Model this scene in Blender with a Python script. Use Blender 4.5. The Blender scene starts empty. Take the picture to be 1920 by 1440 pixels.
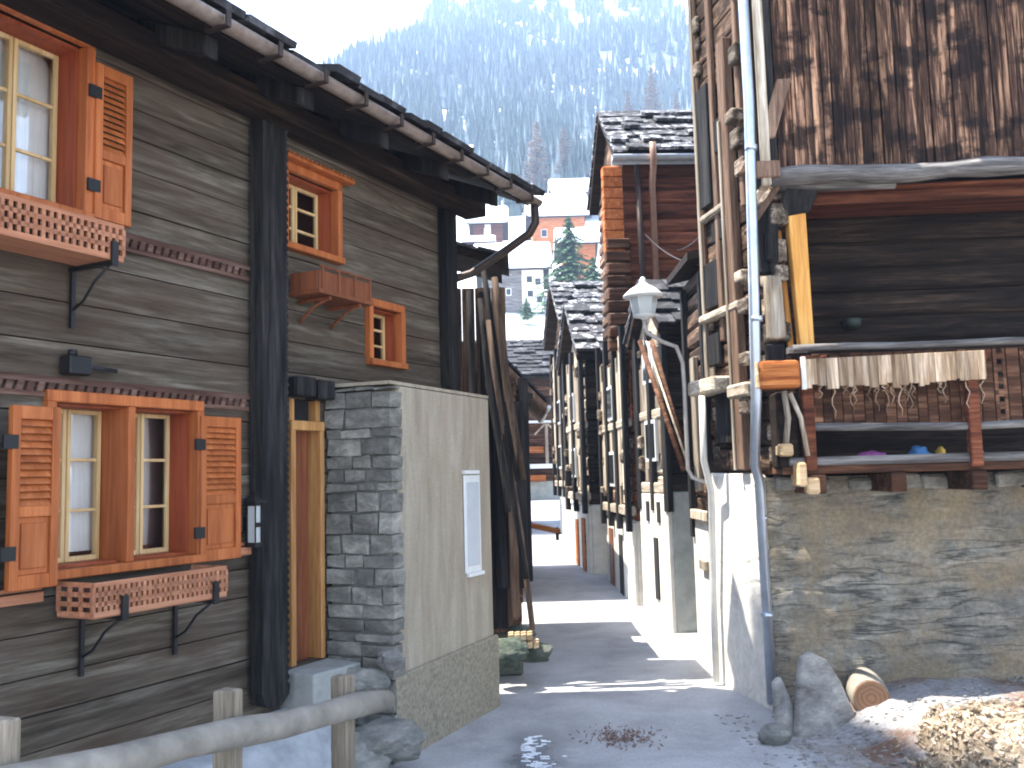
import bpy, bmesh, math, random
from mathutils import Vector, Matrix, noise
R_ = random.Random(7)
rad = math.radians
S = bpy.context.scene
COL = S.collection
# ------------------------------------------------------------------ camera
F = 1750.0; TH = math.atan(173/1750); RO = rad(1.5); CZ = 2.0
cam = bpy.data.objects.new('camera', bpy.data.cameras.new('camera')); COL.objects.link(cam)
cam.data.lens = 36*F/1920; cam.data.sensor_width = 36; cam.data.clip_end = 6000; cam.data.clip_start = .05
fw = Vector((0, math.cos(TH), math.sin(TH))); u0 = Vector((0, -math.sin(TH), math.cos(TH))); r0 = Vector((1, 0, 0))
rt = math.cos(RO)*r0 - math.sin(RO)*u0; up = math.cos(RO)*u0 + math.sin(RO)*r0
m3 = Matrix((rt, up, -fw)).transposed()
cam.matrix_world = Matrix.Translation((0, 0, CZ)) @ m3.to_4x4()
S.camera = cam
# ------------------------------------------------------------------ light
SUN_EL = 66.0
w = bpy.data.worlds.new('World'); S.world = w; w.use_nodes = True
nt = w.node_tree; nt.nodes.clear()
sk = nt.nodes.new('ShaderNodeTexSky'); sk.sky_type = 'NISHITA'; sk.sun_disc = False
sk.sun_elevation = rad(SUN_EL); sk.sun_rotation = rad(-90); sk.altitude = 1500; sk.dust_density = 1.5
bg = nt.nodes.new('ShaderNodeBackground'); bg.inputs[1].default_value = .11
wo = nt.nodes.new('ShaderNodeOutputWorld'); hs = nt.nodes.new('ShaderNodeHueSaturation'); hs.inputs['Saturation'].default_value = .6; nt.links.new(sk.outputs[0], hs.inputs['Color']); nt.links.new(hs.outputs[0], bg.inputs[0]); nt.links.new(bg.outputs[0], wo.inputs[0])
sun = bpy.data.objects.new('sun', bpy.data.lights.new('sun', 'SUN')); COL.objects.link(sun)
sun.data.energy = 5.0; sun.data.angle = rad(.5); sun.data.color = (1, .93, .82)
tosun = Vector((-math.cos(rad(SUN_EL)), 0.0, math.sin(rad(SUN_EL))))
sun.rotation_euler = tosun.to_track_quat('Z', 'Y').to_euler(); sun.location = (-5, 0, 20)
S.view_settings.view_transform = 'Standard'; S.view_settings.look = 'None'
S.view_settings.exposure = 2.42; S.view_settings.gamma = 1
S.render.engine = 'CYCLES'
cy = S.cycles
cy.max_bounces = 8; cy.diffuse_bounces = 4; cy.glossy_bounces = 3; cy.transmission_bounces = 4; cy.volume_bounces = 1
cy.transparent_max_bounces = 8; cy.use_denoising = True; cy.filter_width = 2.0
cy.sample_clamp_indirect = 8

# ------------------------------------------------------------------ frames
def ray(px, py):
    return fw + (px-960)/F*rt - (py-720)/F*up
def at(px, py, Y):
    d = ray(px, py); return Vector((0, 0, CZ)) + d*(Y/d.y)
def gr(px, py, z=0.0):
    d = ray(px, py); return Vector((0, 0, CZ)) + d*((z-CZ)/d.z)
class Fr:
    def __init__(s, x, y, ang):
        s.o = Vector((x, y, 0)); s.a = rad(ang)
        s.d = Vector((math.cos(s.a), math.sin(s.a), 0)); s.n = Vector((-math.sin(s.a), math.cos(s.a), 0))
    def w(s, a, b, z): return s.o + s.d*a + s.n*b + Vector((0, 0, z))
    def mat(s): return Matrix.Translation(s.o) @ Matrix.Rotation(s.a, 4, 'Z')
LF = Fr(-5+.5085*6, 6, 63.05)          # left house facade: +x away along the wall, +y into the house
RF = Fr(2.116, 7.97, -3.2)             # right house front: +x to the right, +y into the house

# ------------------------------------------------------------------ mesh builder
class MB:
    def __init__(s, seed=0): s.v = []; s.f = []; s.t = []; s.sm = []; s.r = random.Random(seed+11)
    def add(s, vs, fs, tint=None, smooth=False):
        if tint is None: tint = s.r.random()
        o = len(s.v); s.v += [tuple(v) for v in vs]
        for f in fs: s.f.append([i+o for i in f]); s.t.append(tint); s.sm.append(smooth)
        return s
    def hexa(s, p, tint=None):
        return s.add(p, [(0, 3, 2, 1), (4, 5, 6, 7), (0, 1, 5, 4), (1, 2, 6, 5), (2, 3, 7, 6), (3, 0, 4, 7)], tint)
    def box(s, x0, x1, y0, y1, z0, z1, tint=None, j=0):
        p = [(x0, y0, z0), (x1, y0, z0), (x1, y1, z0), (x0, y1, z0), (x0, y0, z1), (x1, y0, z1), (x1, y1, z1), (x0, y1, z1)]
        if j: p = [(a+s.r.uniform(-j, j), b+s.r.uniform(-j, j), c+s.r.uniform(-j, j)) for a, b, c in p]
        return s.hexa(p, tint)
    def obox(s, c, ax, ay, az, tint=None):          # centre and three half vectors
        c, ax, ay, az = map(Vector, (c, ax, ay, az))
        return s.hexa([c-ax-ay-az, c+ax-ay-az, c+ax+ay-az, c-ax+ay-az, c-ax-ay+az, c+ax-ay+az, c+ax+ay+az, c-ax+ay+az], tint)
    def prism(s, pts, vec, tint=None):              # planar polygon extruded by vec
        n = len(pts); vec = Vector(vec); a = [Vector(p) for p in pts]; b = [p+vec for p in a]
        fs = [tuple(range(n-1, -1, -1)), tuple(range(n, 2*n))]+[(i, (i+1) % n, (i+1) % n+n, i+n) for i in range(n)]
        return s.add(a+b, fs, tint)
    def tube(s, pts, r, n=10, tint=None, rough=0.0, smooth=True):
        pts = [Vector(p) for p in pts]; rs = r if isinstance(r, (list, tuple)) else [r]*len(pts)
        vs = []; fs = []; prev = None
        for i, p in enumerate(pts):
            d = (pts[min(i+1, len(pts)-1)]-pts[max(i-1, 0)]).normalized()
            if prev is None:
                h = Vector((0, 0, 1)) if abs(d.z) < .9 else Vector((1, 0, 0))
                a = d.cross(h).normalized()
            else: a = (prev-d*prev.dot(d)).normalized()
            prev = a; b = d.cross(a)
            for k in range(n):
                q = 2*math.pi*k/n; rr = rs[i]*(1+(s.r.uniform(-rough, rough) if rough else 0))
                vs.append(p+a*math.cos(q)*rr+b*math.sin(q)*rr)
        for i in range(len(pts)-1):
            for k in range(n):
                fs.append((i*n+k, i*n+(k+1) % n, (i+1)*n+(k+1) % n, (i+1)*n+k))
        t = s.r.random() if tint is None else tint
        s.add(vs, fs, t, smooth); o = len(s.v)-len(vs)
        for f in (range(n-1, -1, -1), range(len(vs)-n, len(vs))): s.f.append([i+o for i in f]); s.t.append(t); s.sm.append(False)
        return s
    def each(s, name, mat, parent=None, bevel=0, seg=1, **props):   # every separate piece becomes a mesh of its own
        par = list(range(len(s.v)))
        def fd(i):
            while par[i] != i: par[i] = par[par[i]]; i = par[i]
            return i
        for f in s.f:
            for i in f[1:]: par[fd(i)] = fd(f[0])
        grp = {}
        for k, f in enumerate(s.f): grp.setdefault(fd(f[0]), []).append(k)
        out = []
        for ks in grp.values():
            b = MB(); mp = {}
            for k in ks:
                g = []
                for i in s.f[k]:
                    if i not in mp: mp[i] = len(b.v); b.v.append(s.v[i])
                    g.append(mp[i])
                b.f.append(g); b.t.append(s.t[k]); b.sm.append(s.sm[k])
            out.append(b.build(name, mat, parent, bevel, seg, **props))
        return out
    def build(s, name, mat, parent=None, bevel=0, seg=1, **props):
        me = bpy.data.meshes.new(name); me.from_pydata(s.v, [], s.f)
        at_ = me.attributes.new('tint', 'FLOAT', 'FACE'); at_.data.foreach_set('value', s.t)
        me.polygons.foreach_set('use_smooth', s.sm)
        me.materials.append(mat); me.update()
        bm = bmesh.new(); bm.from_mesh(me); bmesh.ops.recalc_face_normals(bm, faces=bm.faces); bm.to_mesh(me); bm.free()
        o = bpy.data.objects.new(name, me); COL.objects.link(o)
        if parent: o.parent = parent
        if bevel:
            b = o.modifiers.new('bevel', 'BEVEL'); b.width = bevel; b.segments = seg; b.limit_method = 'ANGLE'
        for k, v in props.items(): o[k] = v
        return o
def thing(name, label, cat, loc=(0, 0, 0), rz=0.0, group=None):
    o = bpy.data.objects.new(name, None); COL.objects.link(o); o.location = loc; o.rotation_euler = (0, 0, rz)
    o['label'] = label; o['category'] = cat
    if group: o['group'] = group
    return o
def frthing(fr, name, label, cat, group=None): return thing(name, label, cat, fr.o, fr.a, group)
def tag(o, label, cat, group=None):
    o['label'] = label; o['category'] = cat
    if group: o['group'] = group
    return o
def tree_copy(o, parent=None, shift=None):
    c = o.copy(); COL.objects.link(c); c.parent = parent
    if shift is not None: c.location = Vector(o.location)+Vector(shift)
    for ch in [q for q in bpy.data.objects if q.parent == o]: tree_copy(ch, c)
    return c

# ------------------------------------------------------------------ materials
def mk(name):
    m = bpy.data.materials.new(name); m.use_nodes = True; n = m.node_tree; n.nodes.clear()
    o = n.nodes.new('ShaderNodeOutputMaterial'); p = n.nodes.new('ShaderNodeBsdfPrincipled'); n.links.new(p.outputs[0], o.inputs[0])
    return m, n, p
def nd(n, t, **k):
    x = n.nodes.new(t)
    for a, b in k.items():
        if a.startswith('i_'): x.inputs[a[2:].replace('_', ' ')].default_value = b
        else: setattr(x, a, b)
    return x
def ramp(n, src, stops, interp='LINEAR'):
    r = n.nodes.new('ShaderNodeValToRGB'); r.color_ramp.interpolation = interp
    el = r.color_ramp.elements
    while len(el) < len(stops): el.new(.5)
    for e, (p, c) in zip(el, stops): e.position = p; e.color = (c, c, c, 1) if isinstance(c, (int, float)) else (*c, 1)
    n.links.new(src, r.inputs[0]); return r
def mix(n, f, a, b, mode='MIX'):
    x = n.nodes.new('ShaderNodeMix'); x.data_type = 'RGBA'; x.blend_type = mode
    for i, v in ((0, f), (6, a), (7, b)):
        s = x.inputs[i]
        if hasattr(v, 'links'): n.links.new(v, s)
        elif isinstance(v, (int, float)): s.default_value = v if i == 0 else (v, v, v, 1)
        else: s.default_value = (*v, 1)
    return x.outputs[2]
def noise_t(n, vec, scale, detail=6, rough=.6, dist=0):
    x = nd(n, 'ShaderNodeTexNoise'); x.inputs['Scale'].default_value = scale; x.inputs['Detail'].default_value = detail
    x.inputs['Roughness'].default_value = rough; x.inputs['Distortion'].default_value = dist
    n.links.new(vec, x.inputs['Vector']); return x.outputs[0]
def coords(n, sc=(1, 1, 1), tint=True):
    tc = nd(n, 'ShaderNodeTexCoord'); v = tc.outputs['Object']
    if tint:
        a = nd(n, 'ShaderNodeAttribute', attribute_name='tint')
        ml = nd(n, 'ShaderNodeVectorMath', operation='MULTIPLY_ADD')
        cx = nd(n, 'ShaderNodeCombineXYZ')
        for i in range(3): n.links.new(a.outputs['Fac'], cx.inputs[i])
        n.links.new(cx.outputs[0], ml.inputs[0]); ml.inputs[1].default_value = (17.3, 9.1, 5.7); n.links.new(v, ml.inputs[2]); v = ml.outputs[0]
    mp = nd(n, 'ShaderNodeMapping'); mp.inputs['Scale'].default_value = sc; n.links.new(v, mp.inputs[0]); return mp.outputs[0]
def bump(n, p, h, strength=.5, dist=.02):
    b = nd(n, 'ShaderNodeBump'); b.inputs['Strength'].default_value = strength; b.inputs['Distance'].default_value = dist
    n.links.new(h, b.inputs['Height']); n.links.new(b.outputs[0], p.inputs['Normal'])
def wood(name, dark, mid, light, axis='x', rough=.8, bs=.6, tv=.35, contrast=1.0, blot=None, blotamt=.5, bsc=(1, 1, 1), bth=(.45, .62)):
    m, n, p = mk(name)
    lo, hi = .9, 13.0
    sc = {'x': (lo, hi, hi), 'y': (hi, lo, hi), 'z': (hi, hi, lo)}[axis]
    v = coords(n, sc); v2 = coords(n, tuple(k*4.5 for k in sc)); vb = coords(n, bsc, False)
    g = noise_t(n, v, 1.0, 7, .65, .6); g2 = noise_t(n, v2, 1.0, 4, .6)
    mm = nd(n, 'ShaderNodeMath', operation='MULTIPLY_ADD'); n.links.new(g2, mm.inputs[0]); mm.inputs[1].default_value = .45; n.links.new(g, mm.inputs[2])
    lo_, hi_ = .5+.22-.2/contrast, .5+.22+.2/contrast
    c = ramp(n, mm.outputs[0], [(lo_, dark), (.72, mid), (hi_, light)]).outputs[0]
    at_ = nd(n, 'ShaderNodeAttribute', attribute_name='tint')
    tr = ramp(n, at_.outputs['Fac'], [(0, 1-tv), (1, 1+tv)])
    c = mix(n, 1.0, c, tr.outputs[0], 'MULTIPLY')
    if blot:
        bl = ramp(n, noise_t(n, vb, 1.1, 5, .6), [(bth[0], 0), (bth[1], 1)]).outputs[0]
        bm = nd(n, 'ShaderNodeMath', operation='MULTIPLY'); n.links.new(bl, bm.inputs[0]); bm.inputs[1].default_value = blotamt
        c = mix(n, bm.outputs[0], c, blot)
    n.links.new(c, p.inputs['Base Color']); p.inputs['Roughness'].default_value = rough; p.inputs['Specular IOR Level'].default_value = .12 if rough > .6 else .3
    bump(n, p, mm.outputs[0], bs, .012)
    return m
def flat(name, col, rough=.6, metal=0.0, var=.25, scale=9.0, bs=.15):
    m, n, p = mk(name); v = coords(n)
    g = noise_t(n, v, scale, 6, .6)
    c = ramp(n, g, [(.3, tuple(k*(1-var) for k in col)), (.7, tuple(min(1, k*(1+var)) for k in col))]).outputs[0]
    n.links.new(c, p.inputs['Base Color']); p.inputs['Roughness'].default_value = rough; p.inputs['Metallic'].default_value = metal
    if bs: bump(n, p, g, bs, .01)
    return m
def rock(name, cols, scale=3.0, bs=.8, tv=.4, stretch=(1, 1, 1.8), dist=.03):
    m, n, p = mk(name); v = coords(n, stretch)
    g = noise_t(n, v, scale, 9, .65, .3); g2 = noise_t(n, v, scale*7, 5, .7)
    c = ramp(n, g, [(.3, cols[0]), (.5, cols[1]), (.68, cols[2])]).outputs[0]
    c = mix(n, .35, c, ramp(n, g2, [(.3, .25), (.7, 1.2)]).outputs[0], 'MULTIPLY')
    at_ = nd(n, 'ShaderNodeAttribute', attribute_name='tint')
    c = mix(n, 1.0, c, ramp(n, at_.outputs['Fac'], [(0, 1-tv), (1, 1+tv)]).outputs[0], 'MULTIPLY')
    n.links.new(c, p.inputs['Base Color']); p.inputs['Roughness'].default_value = .9
    mm = nd(n, 'ShaderNodeMath', operation='MULTIPLY_ADD'); n.links.new(g2, mm.inputs[0]); mm.inputs[1].default_value = .35; n.links.new(g, mm.inputs[2])
    bump(n, p, mm.outputs[0], bs, dist); return m
def rubble(name, c1, c2, mortar, sx=2.2, sz=6.0, mask=(.35, .6), bs=.9):
    m, n, p = mk(name); v = coords(n, (sx, sx, sz), False); vo = coords(n, (1, 1, 1), False)
    vd = nd(n, 'ShaderNodeVectorMath', operation='MULTIPLY_ADD')
    nz = nd(n, 'ShaderNodeTexNoise'); nz.inputs['Scale'].default_value = 2.5; nz.inputs['Detail'].default_value = 4; n.links.new(vo, nz.inputs['Vector'])
    n.links.new(nz.outputs['Color'], vd.inputs[0]); vd.inputs[1].default_value = (1.0, 1.0, 1.4); n.links.new(v, vd.inputs[2])
    ve = nd(n, 'ShaderNodeTexVoronoi', feature='DISTANCE_TO_EDGE'); n.links.new(vd.outputs[0], ve.inputs['Vector']); ve.inputs['Scale'].default_value = 1.0
    vc = nd(n, 'ShaderNodeTexVoronoi', feature='F1'); n.links.new(vd.outputs[0], vc.inputs['Vector']); vc.inputs['Scale'].default_value = 1.0
    edge = ramp(n, ve.outputs['Distance'], [(.0, 0), (.14, 1)]).outputs[0]
    sep = nd(n, 'ShaderNodeSeparateColor'); n.links.new(vc.outputs['Color'], sep.inputs[0])
    st = mix(n, sep.outputs[0], c1, c2)
    gfine = noise_t(n, vo, 22, 7, .7); st = mix(n, .55, st, ramp(n, gfine, [(.3, .35), (.7, 1.3)]).outputs[0], 'MULTIPLY')
    pl = ramp(n, noise_t(n, vo, 1.3, 6, .65), [(mask[0], 0), (mask[1], 1)]).outputs[0]
    mor = mix(n, .5, mortar, ramp(n, noise_t(n, vo, 9, 6, .7), [(.3, .55), (.7, 1.25)]).outputs[0], 'MULTIPLY')
    inv = mix(n, edge, tuple(k*.45 for k in mortar), st)
    c = mix(n, pl, inv, mor)
    n.links.new(c, p.inputs['Base Color']); p.inputs['Roughness'].default_value = .92
    hm = mix(n, pl, edge, .75); h2 = mix(n, .35, hm, gfine)
    bump(n, p, h2, bs, .03); return m
def slate(name, dark=(.03, .03, .035), light=(.45, .46, .5), th=(.5, .62), sc=7):
    m, n, p = mk(name); v = coords(n, (1, 1, 1))
    g = noise_t(n, v, sc, 7, .7, .4)
    c = ramp(n, g, [(th[0], dark), (th[1], light)]).outputs[0]
    at_ = nd(n, 'ShaderNodeAttribute', attribute_name='tint')
    c = mix(n, 1.0, c, ramp(n, at_.outputs['Fac'], [(0, .45), (1, 1.4)]).outputs[0], 'MULTIPLY')
    n.links.new(c, p.inputs['Base Color']); p.inputs['Roughness'].default_value = .75; bump(n, p, g, .5, .01); return m
def snowm(name, dirt=(.35, .36, .36), th=(.62, .72), sc=1.2):
    m, n, p = mk(name); v = coords(n, (1, 1, 1), False)
    g = noise_t(n, v, sc, 8, .65)
    c = ramp(n, g, [(th[0], (.82, .85, .9)), (th[1], dirt)]).outputs[0]
    n.links.new(c, p.inputs['Base Color']); p.inputs['Roughness'].default_value = .7
    bump(n, p, noise_t(n, v, sc*6, 5, .6), .3, .05); return m

def stuccom():
    m, n, p = mk('ochre_stucco'); vo = coords(n, (1, 1, 1), False); vs_ = coords(n, (5, 5, .7), False)
    a = noise_t(n, vs_, 1.6, 7, .65, .5); b = noise_t(n, vo, 90, 3, .6)
    c = ramp(n, a, [(.3, (.27, .225, .165)), (.5, (.35, .30, .225)), (.68, (.42, .375, .295))]).outputs[0]
    c = mix(n, .35, c, ramp(n, b, [(.3, .5), (.7, 1.4)]).outputs[0], 'MULTIPLY')
    n.links.new(c, p.inputs['Base Color']); p.inputs['Roughness'].default_value = .95; bump(n, p, b, .35, .008); return m
def masonry():
    m, n, p = mk('smeared_rubble_wall'); vo = coords(n, (1, 1, 1), False); v = coords(n, (2.0, 2.0, 8.0), False); v2 = coords(n, (1, 1, 2.6), False)
    g = noise_t(n, v, 1.5, 8, .66, .5); big = noise_t(n, v2, .8, 5, .6, .3); fine = noise_t(n, vo, 26, 8, .75)
    st = ramp(n, g, [(.3, (.06, .06, .055)), (.45, (.17, .165, .145)), (.58, (.27, .255, .215)), (.72, (.42, .39, .33))]).outputs[0]
    pl = ramp(n, big, [(.35, (.16, .15, .135)), (.5, (.25, .20, .13)), (.65, (.34, .28, .19))]).outputs[0]
    # thin stone courses: wavy near-level dark joints
    r1 = noise_t(n, coords(n, (1.3, 1.3, 9.5), False), 1.0, 3, .5, .2)
    s1 = nd(n, 'ShaderNodeMath', operation='SUBTRACT'); n.links.new(r1, s1.inputs[0]); s1.inputs[1].default_value = .5
    s2 = nd(n, 'ShaderNodeMath', operation='ABSOLUTE'); n.links.new(s1.outputs[0], s2.inputs[0])
    j = ramp(n, s2.outputs[0], [(.004, .25), (.03, 1)]).outputs[0]
    mk_ = ramp(n, noise_t(n, vo, 1.7, 6, .65), [(.42, 0), (.6, 1)]).outputs[0]
    c = mix(n, mk_, st, pl)
    jm = mix(n, mk_, j, (.9, .9, .9))
    c = mix(n, .8, c, jm, 'MULTIPLY'); c = mix(n, .6, c, ramp(n, fine, [(.28, .3), (.7, 1.5)]).outputs[0], 'MULTIPLY')
    n.links.new(c, p.inputs['Base Color']); p.inputs['Roughness'].default_value = .93
    h = mix(n, .5, jm, g); h = mix(n, .3, h, fine); bump(n, p, h, 1.0, .03); return m
M = {}
M['wall_h'] = wood('weathered_grey_boards', (.032, .025, .018), (.105, .088, .066), (.23, .205, .165), 'x', tv=.25, bs=.5, contrast=.85, blot=(.075, .048, .034), blotamt=.6, bsc=(.7, .7, 3.2), bth=(.4, .62))
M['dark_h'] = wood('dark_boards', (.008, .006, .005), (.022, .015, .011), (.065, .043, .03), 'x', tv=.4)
M['dark_z'] = wood('dark_upright_timber', (.006, .006, .006), (.018, .017, .017), (.045, .042, .04), 'z', tv=.25)
M['brown_z'] = wood('brown_upright_boards', (.06, .035, .025), (.16, .10, .07), (.30, .21, .15), 'z', tv=.35)
M['log_brown'] = wood('sun_burnt_logs', (.018, .01, .007), (.08, .036, .02), (.24, .13, .08), 'x', tv=.45, contrast=.8)
M['log_brown_y'] = wood('sun_burnt_side_logs', (.03, .016, .01), (.13, .07, .042), (.42, .31, .22), 'y', tv=.5, contrast=.9)
M['dark_logs_y'] = wood('charred_side_logs', (.014, .01, .008), (.05, .03, .02), (.2, .13, .085), 'y', tv=.5)
M['greyend'] = wood('weathered_log_ends', (.02, .015, .011), (.13, .1, .075), (.5, .43, .34), 'y', tv=.6, contrast=.85)
M['red_h'] = wood('reddish_logs', (.03, .012, .008), (.13, .042, .022), (.27, .10, .05), 'x', tv=.4, contrast=.9)
M['plank_z'] = wood('shade_blotched_planks', (.012, .008, .007), (.075, .040, .028), (.47, .27, .165), 'z', tv=.5, contrast=1.15, bs=1.0, blot=(.014, .010, .010), blotamt=.85, bsc=(3.2, 3.2, 4.6), bth=(.5, .6))  # dark blots paint small ledge shadows, light streaks raised for grazing sun
M['orange'] = wood('orange_stained_wood', (.27, .07, .018), (.40, .115, .03), (.52, .17, .055), 'z', rough=.5, bs=.15, tv=.12)
M['orange_x'] = wood('orange_stained_rail', (.28, .08, .02), (.42, .13, .04), (.54, .2, .07), 'x', rough=.5, bs=.15, tv=.12)
M['honey'] = wood('honey_pine_frame', (.34, .15, .045), (.5, .25, .085), (.62, .36, .15), 'z', rough=.5, bs=.15, tv=.12)
M['polewood'] = wood('dull_brown_pole', (.03, .02, .014), (.085, .058, .042), (.17, .12, .09), 'z', tv=.2)
M['reveal'] = wood('red_brown_reveal', (.20, .035, .012), (.30, .06, .018), (.38, .09, .03), 'z', rough=.5, bs=.15, tv=.1)
M['sash'] = wood('cream_pine_sash', (.50, .33, .14), (.66, .46, .22), (.78, .6, .34), 'z', rough=.5, bs=.1, tv=.1)
M['door'] = wood('door_boards', (.12, .035, .015), (.19, .06, .024), (.26, .09, .04), 'z', rough=.5, bs=.2, tv=.12)
M['boxwood'] = wood('planter_wood', (.26, .10, .05), (.40, .17, .09), (.54, .26, .15), 'x', rough=.6, bs=.2, tv=.15)
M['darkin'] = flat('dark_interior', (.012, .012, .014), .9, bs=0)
M['yellow'] = wood('fresh_yellow_timber', (.5, .2, .035), (.7, .33, .07), (.82, .48, .14), 'z', rough=.5, bs=.15, tv=.1)
M['beamgrey'] = wood('grey_weathered_beam', (.05, .046, .043), (.13, .12, .115), (.3, .29, .28), 'x', tv=.2)
M['palelog'] = flat('pale_stripped_log', (.26, .235, .195), .8, 0, .3, 7, .4)
M['palelog_z'] = wood('pale_post_wood', (.13, .11, .08), (.25, .21, .16), (.42, .36, .28), 'z', tv=.2, bs=.4)
M['palewood_y'] = wood('bleached_log_wood', (.18, .14, .1), (.42, .36, .28), (.66, .6, .5), 'y', tv=.4)
M['palewood_z'] = wood('bleached_upright_wood', (.12, .09, .065), (.35, .29, .22), (.62, .55, .45), 'z', tv=.45)
M['endwood'] = wood('cut_log_end', (.4, .25, .12), (.6, .42, .24), (.75, .6, .4), 'x', tv=.15)
M['orangelog'] = wood('orange_log', (.2, .05, .015), (.42, .14, .04), (.6, .26, .1), 'x', tv=.15)
M['furplank'] = wood('bleached_split_plank', (.12, .07, .04), (.34, .24, .155), (.62, .5, .38), 'z', tv=.3, contrast=1.0)
M['iron'] = flat('black_iron', (.015, .015, .016), .5, .3)
M['gutter'] = flat('brown_copper_gutter', (.25, .2, .17), .45, .3, .3, 14)
M['gutter_d'] = flat('dark_copper_strap', (.05, .035, .03), .5, .5)
M['pipe'] = flat('grey_zinc_pipe', (.5, .56, .64), .35, .75, .12)
M['pipew'] = flat('pale_painted_pipe', (.62, .6, .55), .4, .0, .1)
M['pipebr'] = flat('copper_brown_pipe', (.35, .2, .14), .45, .3, .2)
M['galv'] = flat('galvanised_gutter', (.62, .66, .7), .4, .5, .15)
M['white'] = flat('white_enamel', (.72, .74, .74), .4, 0, .06)
M['stucco'] = stuccom()
M['concrete'] = flat('cement_plinth', (.34, .35, .33), .95, 0, .22, 6, .4)
M['socle'] = flat('rough_socle', (.26, .23, .17), .95, 0, .35, 30, .8)
M['limewash'] = flat('limewashed_wall', (.72, .69, .62), .9, 0, .14, 6, .5)
M['limeshade'] = flat('shade_grey_limewash', (.42, .44, .41), .9, 0, .22, 5, .4)  # shade on the low row house's limewashed front, put into the grey
M['pierstone'] = rock('grey_schist', [(.10, .10, .09), (.23, .225, .20), (.42, .41, .36)], 4, 1.0, .35)
M['mortar'] = flat('pier_mortar', (.16, .16, .15), .95, 0, .3, 20, .6)
M['rock'] = rock('boulder_rock', [(.07, .075, .07), (.17, .175, .16), (.34, .33, .3)], 2.5, .9, .3)
M['slab'] = rock('grey_slab_rock', [(.12, .11, .10), (.27, .265, .25), (.46, .44, .4)], 3.4, 1.0, .12)
M['moss'] = rock('mossy_stone', [(.02, .035, .025), (.07, .09, .07), (.2, .2, .17)], 4, .9, .4)
M['rubble'] = masonry()
M['pillar'] = rubble('limewashed_rubble', (.64, .62, .58), (.84, .82, .77), (.76, .73, .67), 3, 5, (.25, .5), .8)
M['slate'] = slate('snowy_slates')
M['slate_d'] = slate('dark_slates', (.018, .018, .022), (.14, .14, .16), (.5, .7), 5)
M['snow'] = snowm('settled_snow')
M['cloth'] = flat('white_curtain', (.8, .82, .82), .9, 0, .1, 3, 0)
M['teal'] = flat('dark_teal_paint', (.008, .03, .04), .5, 0, .2)
for k, c in dict(purple=(.22, .05, .2), blue=(.05, .16, .35), yellowc=(.6, .4, .08), redp=(.5, .07, .03)).items(): M[k] = flat(k+'_cloth', c, .8, 0, .25)
M['dryleaf'] = flat('dry_leaf_litter', (.19, .12, .09), .95, 0, .5, 30, .5)
# glass
def glassm():
    m, n, p = mk('window_glass')
    p.inputs['Base Color'].default_value = (.85, .9, .92, 1); p.inputs['Roughness'].default_value = .03
    n.nodes.remove(p)
    g = n.nodes.new('ShaderNodeBsdfGlossy'); g.inputs['Roughness'].default_value = .04; t = n.nodes.new('ShaderNodeBsdfTransparent')
    fr = n.nodes.new('ShaderNodeFresnel'); fr.inputs[0].default_value = 1.5
    ms = n.nodes.new('ShaderNodeMixShader'); o = [x for x in n.nodes if x.type == 'OUTPUT_MATERIAL'][0]
    n.links.new(fr.outputs[0], ms.inputs[0]); n.links.new(t.outputs[0], ms.inputs[1]); n.links.new(g.outputs[0], ms.inputs[2]); n.links.new(ms.outputs[0], o.inputs[0])
    return m
M['glass'] = glassm()
def frosted():
    m, n, p = mk('milky_lamp_glass'); p.inputs['Base Color'].default_value = (.75, .8, .8, 1); p.inputs['Roughness'].default_value = .25
    p.inputs['Transmission Weight'].default_value = .35; return m
M['lampglass'] = frosted()

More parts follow.
